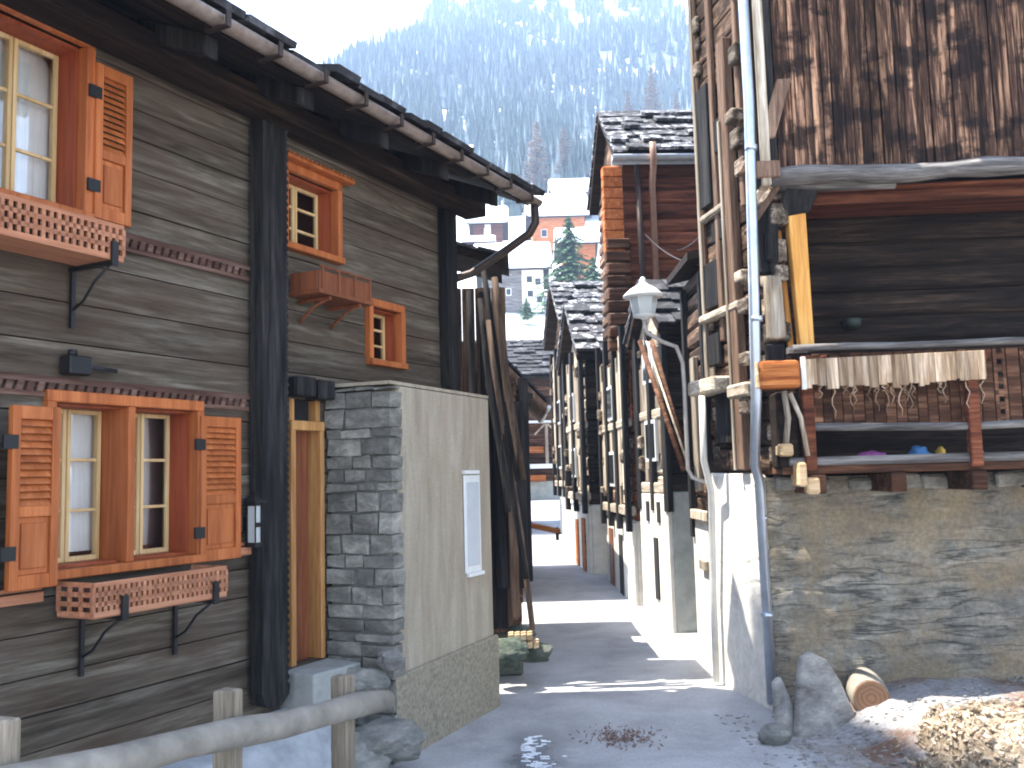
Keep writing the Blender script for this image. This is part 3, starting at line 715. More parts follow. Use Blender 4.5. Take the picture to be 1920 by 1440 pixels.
# small spotlight on the wall
o = frthing(LF, 'wall_spotlight', 'small black spotlight on an arm above the lower window', 'spotlight'); o.location = LF.w(-1.05, 0, 2.66)
mb = MB(); mb.box(-.07, .07, -.11, -.02, -.05, .05); mb.box(-.05, .03, -.02, 0, -.03, .03); mb.tube([(.07, -.06, 0), (.28, -.05, -.005)], .014, 8); mb.build('housing', M['iron'], o, bevel=.01)
mb = MB(); mb.tube([(-.02, -.06, .05), (-.02, -.06, .085)], .025, 8); mb.build('swivel', M['iron'], o)
# meter cabinet
o = thing('meter_cabinet', 'narrow white metal cabinet set on the ochre stucco wall', 'cabinet', AF.w(AL-.56, 0, 0), AF.a)
mb = MB(); mb.box(0, .30, -.02, -.002, 1.20, 2.02); mb.build('cabinet_body', M['white'], o, bevel=.006)
mb = MB(); mb.box(.035, .265, -.026, -.0205, 1.26, 1.96); mb.build('cabinet_door', flat('pale_grey_enamel', (.5, .54, .58), .4, 0, .05), o, bevel=.004)
for k, zz in enumerate((1.17, 2.03)):
    mb = MB(); mb.box(-.01 if k else .04, .27 if k else .33, -.032, -.002, zz, zz+.03); mb.build('cabinet_rim', M['white'], o)
# stone trough stub + fixings at the pier foot
def boulder(name, label, loc, sx, sy, sz, mat, seed, group=None, cat='stone'):
    bm = bmesh.new(); bmesh.ops.create_icosphere(bm, subdivisions=4, radius=1)
    for v in bm.verts:
        p = v.co.copy(); k = 1+.30*noise.noise(p*1.3+Vector((seed*3.1, seed, 0)))+.13*noise.noise(p*3.1+Vector((0, seed*2, 5)))+.05*noise.noise(p*8+Vector((seed, 0, 1)))
        # planar facets
        for i in range(6):
            r = random.Random(seed*10+i); nv = Vector((r.uniform(-1, 1), r.uniform(-1, 1), r.uniform(-.6, 1))).normalized(); dd = (p*k).dot(nv)-.72
            if dd > 0: k -= dd*.85
        q = p*k; v.co = Vector((q.x*sx, q.y*sy, max(q.z, -.6)*sz))
    me = bpy.data.meshes.new(name); bm.to_mesh(me); bm.free(); me.materials.append(mat)
    a = me.attributes.new('tint', 'FLOAT', 'FACE'); a.data.foreach_set('value', [(.3+.4*random.Random(seed).random())]*len(me.polygons))
    ob = bpy.data.objects.new(name, me); COL.objects.link(ob); ob.location = loc; tag(ob, label, cat, group); return ob
pp = AF.w(-.08, .22, 0)
boulder('stone_block', 'rounded grey boulder built in low at the foot of the stone pier', (pp.x-.03, pp.y, .55), .24, .16, .15, M['rock'], 3)
boulder('stone_block', 'blue grey knob of rock jutting from the stone pier corner at knee height', AF.w(-.05, .0, .72), .1, .1, .1, M['slab'], 4)
boulder('stone_block', 'low dark boulder on the ground behind the railing end', (-1.15, 6.35, .12), .26, .2, .2, M['rock'], 5)
boulder('stone_block', 'flat grey stone lying beneath the doorstep', LF.w(.95, -.62, .22), .3, .22, .16, M['rock'], 8)
# cement ledge at the wall foot
mb = MB(60)
mb.hexa([(-5, -.9, 0), (.9, -.72, 0), (.9, -.01, 0), (-5, -.01, 0), (-5, -.55, .42), (.9, -.36, .42), (.9, -.01, .47), (-5, -.01, .50)])
led = mb.build('foot_path', flat('snow_dusted_cement', (.36, .38, .4), .9, 0, .3, 5, .5), None, bevel=.03, seg=2, kind='structure'); led.location = LF.o; led.rotation_euler = (0, 0, LF.a)
# ------------------------------------------------------------------ railing
rg = thing('log_railing', 'pale round log handrail on square posts in the left foreground', 'railing', (-1.2, 4.3, 0))
def rw(p): return (p[0]+1.2, p[1]-4.3, p[2])
e0 = at(725, 1312, 5.3); e1 = at(300, 1408, 3.7); dd = e1-e0; e2 = e0+dd*2.6
mb = MB(70); N = 14
mb.tube([rw(e0+(e2-e0)*(k/N)+Vector((0, 0, .008*math.sin(k*1.7)))) for k in range(N+1)], [.054]+[.062+.004*math.sin(k*2.1) for k in range(1, N)]+[.068], 16)
mb.build('rail', M['palelog'], rg)
pd = Vector((dd.x, dd.y, 0)).normalized(); pn = Vector((-pd.y, pd.x, 0))
for i, t in enumerate((.165, .70, 1.36, 2.1)):
    c = e0+dd*t; off = pn*-.10; 
    mb = MB(71+i); cx = c+off
    a, b = pd*.045, pn*.05
    tp = c.z+.15+.02*i
    mb.hexa([rw(cx-a-b+Vector((0, 0, -c.z))), rw(cx+a-b+Vector((0, 0, -c.z))), rw(cx+a+b+Vector((0, 0, -c.z))), rw(cx-a+b+Vector((0, 0, -c.z))),
             rw(cx-a-b+Vector((0, 0, tp-c.z))), rw(cx+a-b+Vector((0, 0, tp-c.z))), rw(cx+a+b+Vector((0, 0, tp-c.z+.01))), rw(cx-a+b+Vector((0, 0, tp-c.z)))])
    mb.build('post', M['palelog_z'], rg, bevel=.008)
# ================================================================== SECOND LEFT BUILDING (barn)
B = thing('log_barn', 'narrow dark plank barn wedged behind the stucco wall on the left', 'barn', (-.1, 9.5, 0))
mb = MB(80)
x = -2.6
while x < .05:
    wd = mb.r.uniform(.12, .2); mb.box(x, min(x+wd, .06)-.006, mb.r.uniform(0, .02), .08, .45, 3.95); x += wd
mb.build('plank_wall', M['brown_z'], B, bevel=.004)
mb = MB(81); logwall(mb, .1, 3.2, .5, 3.0, .06, .1, dirx=False); mb.build('side_wall', M['log_brown_y'], B)
mb = MB(82); mb.box(-2.6, .14, .1, 3.2, .0, .45); mb.build('stone_footing', M['moss'], B, bevel=.03)
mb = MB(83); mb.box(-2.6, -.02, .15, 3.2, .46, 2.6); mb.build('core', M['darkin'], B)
mb = MB(84)
mb.box(-.1, .22, -.14, .02, .9, 2.75); mb.box(-.16, .0, -.08, .0, .5, 2.9); mb.box(.16, .26, -.05, .12, .95, 3.0); mb.box(-.22, -.17, -.05, 0, .6, 3.9)
mb.each('door_post', M['dark_z'], B, bevel=.01)
mb = MB(85); mb.box(.03, .12, -.2, -.145, .62, 1.95); mb.build('brown_plank', M['brown_z'], B, bevel=.008)
mb = MB(86)
mb.prism([(-2.8, -.2, 5.0), (.02, -.2, 4.12), (.02, -.2, 4.2), (-2.8, -.2, 5.08)], (0, .85, 0)); 
mb.prism([(.02, .8, 2.95), (.26, .8, 2.8), (.26, .8, 2.88), (.02, .8, 3.05), (-2.8, .8, 4.0), (-2.8, .8, 3.9)], (0, 1.05, 0))
mb.prism([(.02, 2.2, 2.95), (.26, 2.2, 2.8), (.26, 2.2, 2.88), (.02, 2.2, 3.05), (-2.8, 2.2, 4.0), (-2.8, 2.2, 3.9)], (0, .95, 0))
rf = mb.build('roof', M['dark_h'], B)
mb = MB(87)
for k in range(26):
    x = -.0-.11*k; z = 4.23+.11*k*.312; mb.obox((x, mb.r.uniform(.2, .28), z+mb.r.uniform(0, .03)), (.1, 0, -.03), (0, .48, 0), (0, 0, .014))
mb.build('slate_covering', M['slate_d'], rf)
for grp_ in ((1.05, 1.55), (2.45, 2.93)):
    mb = MB(88)
    for k in range(14):
        x = .2-.2*k; z = 2.93+.2*k*.36
        for yy in grp_: mb.obox((x, yy, z), (.13, 0, -.04), (0, .25, 0), (0, 0, .016))
    mb.build('slate_covering', M['slate_d'], rf)
for i, (a, b, r) in enumerate(((at(905, 498, 9.1), at(985, 1085, 9.05), .03), (at(925, 520, 9.0), at(978, 900, 9.0), .035), (at(898, 560, 9.15), at(952, 960, 8.95), .03), (at(915, 600, 9.05), at(1000, 1180, 9.1), .028), (at(880, 545, 9.25), at(905, 1150, 9.1), .032))):
    mb = MB(90+i); n = 7
    mb.tube([a+(b-a)*(k/n)+Vector((.012*math.sin(k+i), .01*math.cos(k*2), 0)) for k in range(n+1)], [r*(1.1-.3*abs(k/n-.6)) for k in range(n+1)], 8)
    o = mb.build('leaning_pole', M['polewood' if i % 2 else 'dark_z'])
    tag(o, ['thin dark pole leaning at the barn corner, highest of the leaning poles', 'thick brown pole leaning on the barn beside the highest pole', 'dark pole leaning low on the barn boards',
            'long brown pole whose foot reaches down to the lane stones', 'nearly upright dark pole next to the stucco wall edge'][i], 'pole', 'poles leaning on the barn')
# stones and bits at the barn foot
for i, (px, py, Y, s, lab) in enumerate(((952, 1222, 9.0, .17, 'mossy dark stone at the barn foot next to the stucco wall'), (995, 1225, 9.3, .16, 'dark mossy stone at the lane edge in front of the barn'), (975, 1190, 9.5, .12, 'smaller mossy stone stacked on two others at the barn foot'))):
    p = at(px, py, Y); boulder('mossy_stone', lab, (p.x, p.y, max(.06, p.z)), s*1.3, s, s*.75, M['moss'], 20+i, 'mossy stones at the barn foot')
o = thing('firewood_stack', 'small pale stack of split wood on the stones at the barn foot', 'firewood', at(985, 1180, 9.15))
o.location.z = .36
mb = MB(97)
for k in range(9): mb.obox((-.14+.06*(k % 5), 0, .04+.075*(k//5)), (.026, 0, .004), (0, .09, 0), (0, 0, .03))
mb.build('split_logs', M['endwood'], o, bevel=.005)
# third left roof
C = thing('shed', 'dark shed with an overhanging lane side roof farther down on the left', 'shed', (-.4, 14.6, 0))
mb = MB(100); logwall(mb, -3, .25, .2, 3.6, .05, .11); mb.box(.15, .25, .15, 3.5, .2, 3.5); mb.build('wall', M['dark_h'], C)
mb = MB(101); P = [(-3, -.3, 4.75), (.2, -.3, 3.86), (.92, -.3, 3.1), (.92, -.3, 3.02), (.15, -.3, 3.75), (-3, -.3, 4.65)]
mb.prism(P, (0, 3.9, 0)); rf = mb.build('roof', M['brown_z'], C)
mb = MB(102)
for q in range(9):
    y = -.3+q*.42
    mb.obox((.56, y+.2, 3.55), (.37, 0, -.39), (0, .2, 0), (0, 0, .02)); mb.obox((-.6, y+.2, 4.12), (.82, 0, -.21), (0, .2, 0), (0, 0, .02)); mb.obox((-2.0, y+.2, 4.58), (.9, 0, -.23), (0, .2, 0), (0, 0, .02))
mb.build('slate_covering', M['slate_d'], rf)
mb = MB(103); mb.tube([(.96, -.35, 3.04), (.96, 3.6, 3.04)], .03, 8); mb.build('gutter', M['galv'], rf)
# fallen wooden block sticking out into lane
o = thing('wooden_chute', 'short reddish timber chute poking from the left wall into the lane', 'chute', (.5, 17.8, 0))
mb = MB(104); mb.obox((0, 0, 1.02), (.34, 0, -.08), (0, .12, 0), (0, 0, .05)); mb.build('board', M['orangelog'], o, bevel=.01)
mb = MB(105); mb.obox((.28, .0, .9), (.03, 0, 0), (0, .08, 0), (0, 0, .12)); mb.build('end_block', M['iron'], o, bevel=.01)
# hidden neighbours of the left row: they shade the lane as seen in the bands of light
def plainhouse(name, label, loc, rz, wdt, dpt, hb, hw, rise, wallm, basem, roofm, ov=.35, wins=(), axis='x', snow=None, cat='house', floor=None, base_in=.0, gutter=False, logs=True, sidem=None, chim=False):
    """front is -y; ridge along x (axis 'x') or along y; windows in the front wall: (x, z, w, h)"""
    o = thing(name, label, cat, loc, rz)
    mb = MB(hash(name) % 97+int(wdt*10)); 
    if hb > 0:
        mb.box(base_in, wdt-base_in, base_in, dpt-base_in, -.8, hb); mb.build('stone_base', basem, o, bevel=.02)
    mb = MB(int(wdt*31)); z0, z1 = hb, hb+hw
    if logs:
        logwall(mb, 0, wdt, z0, z1, .09, .11); s = MB(int(wdt*37)); logwall(s, .2, dpt, z0, z1, .09, .11, dirx=False)
        mb.build('wall', wallm, o); s.build('side_wall', sidem or wallm, o)
        mb = MB(5); mb.box(.12, wdt, .12, dpt, z0, z1); mb.build('core', M['dark_h'], o)
    else:
        mb.box(0, wdt, 0, dpt, z0, z1); mb.build('wall', wallm, o)
    th = .1; sl = MB(int(wdt*13)); rb = MB(8)
    if axis == 'x':
        yr = dpt/2; k = rise/yr; e = z1-ov*k+.02
        rb.prism([(-ov, -ov, e), (-ov, yr, z1+rise), (-ov, dpt+ov, e), (-ov, dpt+ov, e+th), (-ov, yr, z1+rise+th), (-ov, -ov, e+th)], (wdt+2*ov, 0, 0))
        rf = rb.build('roof', M['dark_h'], o)
        g = MB(6); g.prism([(0.02, 0, z1), (0.02, dpt, z1), (0.02, yr, z1+rise-.02)], (.12, 0, 0)); g.prism([(wdt-.1, 0, z1), (wdt-.1, dpt, z1), (wdt-.1, yr, z1+rise-.02)], (.1, 0, 0)); g.each('gable', sidem or wallm, o)
        rows = max(4, int(math.hypot(yr+ov, rise)/.28))
        if snow is None:
            slates(sl, -ov-.03, wdt+ov+.03, -ov-.04, e+th, yr, z1+rise+th, rows, .2, .45, .04); slates(sl, -ov-.03, wdt+ov+.03, dpt+ov+.04, e+th, yr, z1+rise+th, rows, .2, .45, .04)
            sl.build('slate_covering', roofm, rf)
        else:
            sl.prism([(-ov-.05, -ov-.08, e+th), (-ov-.05, yr, z1+rise+th), (-ov-.05, dpt+ov+.08, e+th), (-ov-.05, dpt+ov+.08, e+th+snow), (-ov-.05, yr, z1+rise+th+snow*1.1), (-ov-.05, -ov-.08, e+th+snow)], (wdt+2*ov+.1, 0, 0))
            sl.build('snow_cover', M['snow'], rf, bevel=snow*.4, seg=3)
        if gutter:
            gm = MB(); trough(gm, -ov-.05, wdt+ov, -ov-.1, e+th*.6, .075); gm.box(-ov-.05, wdt+ov, -ov-.03, -ov-.005, e-.05, e+th); gm.build('gutter', M['galv'], rf)
    else:
        xr = wdt/2; k = rise/xr; e = z1-ov*k+.02
        rb.prism([(-ov, -ov, e), (xr, -ov, z1+rise), (wdt+ov, -ov, e), (wdt+ov, -ov, e+th), (xr, -ov, z1+rise+th), (-ov, -ov, e+th)], (0, dpt+2*ov, 0)); rf = rb.build('roof', M['dark_h'], o)
        g = MB(6); g.prism([(0, .02, z1), (wdt, .02, z1), (xr, .02, z1+rise-.02)], (0, .12, 0)); g.each('gable', wallm, o)
        sn = snow or .04
        sl.prism([(-ov-.05, -ov-.05, e+th), (xr, -ov-.05, z1+rise+th), (wdt+ov+.05, -ov-.05, e+th), (wdt+ov+.05, -ov-.05, e+th+sn), (xr, -ov-.05, z1+rise+th+sn*1.1), (-ov-.05, -ov-.05, e+th+sn)], (0, dpt+2*ov+.1, 0))
        sl.build('snow_cover' if snow else 'slate_covering', M['snow'] if snow else roofm, rf)
    for i, wn in enumerate(wins):
        x, z, ww, hh = wn[:4]; col = wn[4] if len(wn) > 4 else 'white'
        f = MB(); t = .05
        f.box(x-t, x+ww+t, -.05, -.0, z-t, z); f.box(x-t, x+ww+t, -.05, 0, z+hh, z+hh+t); f.box(x-t, x, -.05, 0, z, z+hh); f.box(x+ww, x+ww+t, -.05, 0, z, z+hh)
        fo = f.build('window', M[col], o); f = MB(); f.box(x, x+ww, -.03, -.005, z, z+hh); f.build('pane', M['darkglass'], fo)
    return o
mg, ng, pg = mk('dark_window_glass'); pg.inputs['Base Color'].default_value = (.02, .025, .03, 1); pg.inputs['Roughness'].default_value = .08; M['darkglass'] = mg
# unseen tall chalet, added beyond the left frame edge to shade the foreground
plainhouse('added_shade_chalet', 'unseen tall chalet added left of the camera to shade the foreground', (-13.5, 2.7, 3), 0, 6.5, 5.0, 3, 14.1, 1.0, M['red_h'], M['limewash'], M['slate_d'], .5, axis='x', logs=False)
# lane shading sheds in the left row
plainhouse('shed', 'low hidden shed deeper in the left row behind the barn', (-3.2, 23.5, 0), 0, 3.2, 2.2, .4, 2.8, 1.0, M['dark_h'], M['rock'], M['slate_d'], .3, logs=False)
plainhouse('shed', 'farther low shed on the left before the lane end', (-4.2, 28.0, .6), 0, 2.6, 2.0, .4, 2.4, .8, M['dark_h'], M['rock'], M['slate_d'], .3, logs=False)
# ================================================================== RIGHT ROW
# neighbour house behind with the curved low roof
H5 = plainhouse('row_house', 'low house with white limewashed base and dark arched roof edge behind the street lamp', (1.98, 11.9, 0), rad(8), 3.4, 1.3, 1.75, 2.1, .6, M['dark_h'], M['limeshade'], M['slate_d'], .12, sidem=M['palewood_y'], cat='house')
H4 = plainhouse('row_house', 'tall reddish log house with snowy slate roof and pale gutter', (1.76, 13.75, 0), rad(3), 3.6, 2.6, 1.3, 5.45, 1.1, M['red_h'], M['limewash'], M['slate'], .14, gutter=True, sidem=M['orangelog_y'] if 'orangelog_y' in M else M['log_brown_y'], cat='house')
H3 = plainhouse('row_house', 'first low gabled house beyond the tall slate roofed one', (1.36, 16.9, .15), rad(5), 3.2, 2.2, 1.3, 2.75, .95, M['dark_h'], M['limewash'], M['slate'], .2, sidem=M['palewood_y'], cat='house')
H2 = plainhouse('row_house', 'second low gabled house farther down the right side of the lane', (1.32, 20.6, .35), rad(4), 3.2, 3.0, 1.3, 3.7, 1.1, M['red_h'], M['limewash'], M['slate'], .25, sidem=M['log_brown_y'], cat='house')
plainhouse('lane_end_house', 'dark timber house with red flower boxes closing the far end of the lane', (-2.0, 33.2, .9), rad(2), 7.0, 4.0, .9, 3.9, 1.3, M['log_brown'], M['limeshade'], M['slate_d'], .5, cat='house')
# boards, posts, log ends on the lane side of the row houses (all parts of their houses)
def lane_side(o, y0, y1, zb, z1, seed, posts=3, ends=True, out=.10, wins=True):
    mb = MB(seed); pz = MB(seed+1); lb = MB(seed+2)
    for k in range(posts):
        y = y0+(y1-y0)*k/(posts-1); wd = mb.r.uniform(.06, .1)
        mb.box(-out-.05, -out+.03, y-wd, y+wd, zb-.25, z1+.1)
    mb.each('upright_post', M['dark_z'], o, bevel=.008)
    if ends:
        z = zb+.05
        while z < z1-.1:
            hh = lb.r.uniform(.1, .2)
            for y in (y0+.12, y1-.15):
                if lb.r.random() < .62: lb.box(-out-lb.r.uniform(-.02, .09), .02, y-lb.r.uniform(.05, .11), y+lb.r.uniform(.05, .12), z, z+hh, j=.012)
            z += hh+lb.r.uniform(.03, .16)
        lb.each('log_end', M['greyend'], o, bevel=.02)
    y = y0+.1
    while y < y1-.1:
        wd = pz.r.uniform(.12, .2)
        if pz.r.random() < .62: pz.box(-out+.0, -out+.03, y, y+wd-.01, zb+pz.r.uniform(.1, .8), z1-pz.r.uniform(0, .6))
        y += wd
    pz.build('upright_board', M['palewood_z'], o, bevel=.004)
    q = MB(); q.box(-out-.03, .0, y0-.05, y1, zb-.02, zb+.12); q.box(-out-.02, 0, y0, y1, (zb+z1)/2-.06, (zb+z1)/2+.06); q.each('floor_beam', M['palewood_y'], o, bevel=.015)
    if wins:
        for zz in (zb+.45, zb+1.5):
            if zz+.4 > z1: continue
            f = MB(); ym = (y0+y1)/2; f.box(-out-.035, -out+.0, ym-.24, ym+.24, zz-.05, zz+.5); fo = f.build('window', M['white'], o)
            f = MB(); f.box(-out-.042, -out-.036, ym-.2, ym-.015, zz, zz+.45); f.box(-out-.042, -out-.036, ym+.015, ym+.2, zz, zz+.45); f.build('pane', M['darkglass'], fo)
lane_side(H5, 0, 1.25, 1.75, 3.8, 200, 3, out=.03); lane_side(H4, 0, 2.5, 1.4, 4.1, 210, 4); lane_side(H3, 0, 2.1, 1.4, 4.1, 220, 3); lane_side(H2, 0, 2.9, 1.4, 4.6, 230, 4)
# white walls bases facing the lane with doors and slit windows
def lane_base(o, y0, y1, z1, doors, seed=0):
    mb = MB(seed); mb.box(-.06, -.001, y0, y1, -.3, z1); mb.build('limewashed_front', M['limewash'], o, bevel=.01)
    for (a, b, c, d, mat) in doors:
        m2 = MB(); m2.box(-.08, -.0605, a, b, c, d); m2.build('hatch' if d-c < .8 else 'door', M[mat], o, bevel=.004)
lane_base(H5, -.0, 1.28, 1.72, [(.45, .62, .35, 1.15, 'darkin'), (.3, .42, 1.35, 1.62, 'darkin'), (.8, .92, 1.35, 1.62, 'darkin')])
lane_base(H4, .0, 2.55, 1.28, [(.9, 1.2, .1, 1.05, 'darkin'), (1.8, 2.2, .05, 1.1, 'door')])
lane_base(H3, .0, 2.15, 1.28, [(.3, .7, .0, 1.05, 'orangelog'), (1.1, 1.5, .1, 1.0, 'orangelog')])
NA = thing('narrow_annex', 'narrow timber annex on a white base, squeezed in right behind the granary corner', 'annex', (1.93, 9.2, 0))
mb = MB(235); mb.box(0, 1.6, 0, 1.1, -.2, 1.55); mb.build('white_base', M['limewash'], NA, bevel=.02)
mb = MB(236); logwall(mb, .0, 1.1, 1.55, 4.1, .1, .1, dirx=False); mb.box(.2, 1.6, 0, 1.1, 1.55, 4.1); mb.build('timber_wall', M['dark_logs_y'], NA)
mb = MB(237); mb.box(-.04, .03, .0, .09, 1.0, 4.0); mb.box(-.04, .03, .95, 1.05, 1.3, 4.0); mb.each('upright_post', M['dark_z'], NA, bevel=.01)
mb = MB(238); mb.box(-.03, .02, .5, .72, 1.8, 3.2); mb.box(-.05, .02, .1, .95, 1.5, 1.6); mb.box(-.045, .02, .3, .6, 1.0, 1.1); mb.each('bleached_board', M['palewood_z'], NA, bevel=.008)
mb = MB(239); mb.hexa([(-.15, -.05, 4.1), (1.7, -.05, 4.5), (1.7, 1.2, 4.5), (-.15, 1.2, 4.1), (-.15, -.05, 4.18), (1.7, -.05, 4.58), (1.7, 1.2, 4.58), (-.15, 1.2, 4.18)]); mb.build('roof', M['dark_h'], NA)
# tall house: orange gable panel, downpipes
M['orangepanel'] = wood('sunlit_orange_logs', (.3, .07, .02), (.5, .15, .045), (.62, .24, .09), 'y', tv=.3)
mb = MB(240); 
z = 5.3
while z < 6.6: mb.box(-.32, -.02, -.06, .1, z, z+.155); z += .165
mb.build('gable_panel', M['orangepanel'], H4, bevel=.012, label='bright orange log ends below the slate roof')
mb = MB(241); mb.tube([(.38, -.42, 6.85), (.40, -.38, 6.6), (.42, -.1, 6.3), (.42, -.1, 4.4)], .05, 10); mb.build('downpipe', M['pipebr'], H4, label='pale copper downpipe from the gutter')
mb = MB(242); mb.tube([(.20, -.12, 6.6), (.22, -.12, 4.2)], .045, 8); mb.build('downpipe', M['gutter_d'], H4)
mb = MB(243)
for k in range(7): mb.box(-.3-.02*(k % 2), .05, -.12+.0*k, .06, 4.2+.19*k, 4.35+.19*k)
for k in range(9): mb.box(-.22+.01*(k % 3), .05, .5, .7, 3.9+.2*k, 4.05+.2*k)
mb.each('log_end', M['log_brown'], H4, bevel=.015)
# lane end house front
E_ = [o for o in bpy.data.objects if o.name.startswith('lane_end_house')][0]
for x, z in ((2.45, 1.9), (3.35, 1.95), (2.5, .9), (4.1, 1.9)):
    mb = MB(); mb.box(x, x+.6, -.3, -.05, z, z+.22); mb.build('flower_trough', M['orangelog'], E_, bevel=.01)
mb = MB(); mb.box(1.6, 5.2, -.6, 0, 1.35, 1.42); mb.box(1.6, 5.2, -.62, -.55, 1.42, 1.5); mb.build('balcony_floor', M['snow'], E_)
mb = MB(); mb.box(1.6, 5.2, -.6, 0, 2.95, 3.02); mb.build('snow_strip', M['snow'], E_)
mb = MB(); mb.box(3.1, 3.2, -.55, -.45, 1.42, 2.9); mb.obox((2.95, -.5, 2.75), (.22, 0, .22), (0, .03, 0), (.02, 0, -.02)); mb.obox((3.35, -.5, 2.75), (.22, 0, -.22), (0, .03, 0), (.02, 0, .02)); mb.box(1.7, 1.8, -.55, -.45, 0, 2.9); mb.box(4.6, 4.7, -.55, -.45, 0, 2.9)
mb.each('forked_post', M['palewood_z'], E_)
# ================================================================== RIGHT HOUSE (big, near)
RH = frthing(RF, 'old_granary_house', 'big old plank and log house on a rubble base on the right', 'house')
# rubble front wall: displaced sheet with thickness
def rough_wall(x0, x1, z0, z1, amp=.03, step=.05, seed=0):
    mb = MB(); nx = int((x1-x0)/step); nz = int((z1-z0)/step); vs = []
    for j in range(nz+1):
        for i in range(nx+1):
            x = x0+(x1-x0)*i/nx; z = z0+(z1-z0)*j/nz
            q = noise.fractal(Vector((x*2.2, z*6, seed)), 1.0, 2.0, 4)*amp + abs(noise.noise(Vector((x*3, z*11, seed+4))))*amp*.9
            e = min(1, (x-x0)/.08)
            vs.append((x, -q*e, z))
    n = nx+1
    mb.add(vs, [(j*n+i, j*n+i+1, (j+1)*n+i+1, (j+1)*n+i) for j in range(nz) for i in range(nx)], .5, True)
    return mb
mb = rough_wall(.0, 7, -.3, 1.93)
vb = [(.0, .05, -.3), (7, .05, -.3), (7, .5, -.3), (.0, .5, -.3), (.0, .05, 1.93), (7, .05, 1.93), (7, .5, 1.93), (.0, .5, 1.93)]
mb.hexa(vb, .5); mb.build('rubble_wall', M['rubble'], RH)
def toR(P):
    v = Vector((P[0], P[1], 0))-RF.o; return (v.dot(RF.d), v.dot(RF.n), P[2])
s0 = toR((2.10, 7.955, 0)); s1 = toR((1.885, 9.1, 0))
mb = MB(300)   # lane side of the stone base
mb.hexa([(s0[0], s0[1], -.3), (.03, s0[1]+.03, -.3), (.35, s1[1], -.3), (s1[0], s1[1], -.3), (s0[0], s0[1], 1.98), (.03, s0[1]+.03, 1.92), (.35, s1[1], 1.98), (s1[0], s1[1], 1.98)])
mb.build('limewashed_pillar', M['pillar'], RH, bevel=.03, seg=2)
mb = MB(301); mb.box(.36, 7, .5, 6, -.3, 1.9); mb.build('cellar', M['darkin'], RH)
# upper storeys: side wall facing the lane (skewed)
SD = Vector((s1[0]-s0[0], s1[1]-s0[1], 0)).normalized(); SN = Vector((-SD.y, SD.x, 0))   # SN points to the lane
if SN.x > 0: SN = -SN
def side(a, b, c, d, z0, z1, mb_, t=None):   # a..b along, c..d out from the side plane
    O = Vector((s0[0], s0[1], 0)); p = [O+SD*a+SN*c, O+SD*b+SN*c, O+SD*b+SN*d, O+SD*a+SN*d]
    mb_.hexa([(q.x, q.y, z0) for q in p]+[(q.x, q.y, z1) for q in p], t)
mb = MB(302); z = 2.0
while z < 7.2:
    h = mb.r.uniform(.17, .23); side(-.1, 1.08, -.18, mb.r.uniform(-.05, -.02), z, z+h-.012, mb); z += h
mb.build('side_wall', M['dark_logs_y'], RH, bevel=.015, seg=2)
mb = MB(303); z = 2.05; k = 0
while z < 6.3:      # crossing log ends at the near corner
    h = mb.r.uniform(.13, .22)
    if mb.r.random() < .8: side(-.30-mb.r.uniform(-.08, .12), -.1, -.17+mb.r.uniform(-.03, .05), mb.r.uniform(-.03, .03), z, z+h, mb)
    if mb.r.random() < .5: side(-.09+mb.r.uniform(-.03, .02), .08+mb.r.uniform(-.03, .03), .0, mb.r.uniform(.05, .16), z+.06, z+.06+h*.8, mb)
    if mb.r.random() < .5: side(.92, 1.04+mb.r.uniform(-.04, .03), -.03, mb.r.uniform(-.01, .03), z+.06, z+.06+h*.8, mb)
    z += h+mb.r.uniform(.02, .12); k += 1
mb.each('crossing_log_end', M['greyend'], RH, bevel=.02, seg=2)
mb = MB(304)
side(.24, .40, -.03, .06, 2.0, 5.95, mb); side(.62, .70, -.03, .02, 3.2, 6.9, mb); side(1.0, 1.08, -.03, .01, 2.9, 7.1, mb); side(.0, .07, -.03, .04, 4.3, 7.2, mb)
mb.each('corner_timber', M['brown_z'], RH, bevel=.01)
mb = MB(3041); side(1.02, 1.08, .012, .03, 2.9, 7.1, mb); side(.36, .39, .062, .085, 2.0, 5.2, mb); mb.each('bleached_post', M['palewood_z'], RH, bevel=.006)
mb = MB(305)
for (a, b, z0, z1) in ((.46, .72, 4.98, 5.3), (.78, 1.08, 4.55, 5.75), (.5, .8, 4.15, 4.35), (.72, 1.05, 3.55, 4.0), (.45, .9, 2.25, 2.75), (.76, 1.02, 3.0, 3.3)):
    side(a, b, -.03, .015, z0, z1, mb)
mb.each('dark_hatch', M['dark_z'], RH, bevel=.01)
mb = MB(306)
side(-.15, .25, .02, .18, 2.62, 2.74, mb); side(.5, 1.12, -.03, .2, 2.72, 2.86, mb); side(.2, 1.09, -.03, .07, 3.42, 3.50, mb); side(.45, 1.0, -.03, .05, 4.4, 4.47, mb)
mb.each('protruding_beam', M['palewood_y'], RH, bevel=.02)
# loggia: recessed log wall, floor, ceiling purlin
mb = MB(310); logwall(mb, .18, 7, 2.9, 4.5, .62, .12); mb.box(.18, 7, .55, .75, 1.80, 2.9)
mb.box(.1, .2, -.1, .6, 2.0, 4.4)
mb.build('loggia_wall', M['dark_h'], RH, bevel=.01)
mb = MB(311); mb.box(.05, 7, -.5, .6, 1.955, 2.02); k = .25
while k < 7: mb.box(k, k+.12, -.56, .5, 1.80, 1.95); k += .62
mb.build('balcony_floor', M['log_brown'], RH, bevel=.01)
mb = MB(312)   # underside rubble / infill between joists
k = .1
while k < 6.8: mb.box(k, k+mb.r.uniform(.12, .3), -.07, .1, 1.82, 1.82+mb.r.uniform(.08, .13), j=.02); k += .3
mb.each('infill_stone', M['rubblered'] if 'rubblered' in M else M['pierstone'], RH, bevel=.02)
mb = MB(313)   # big grey purlin
n = 24
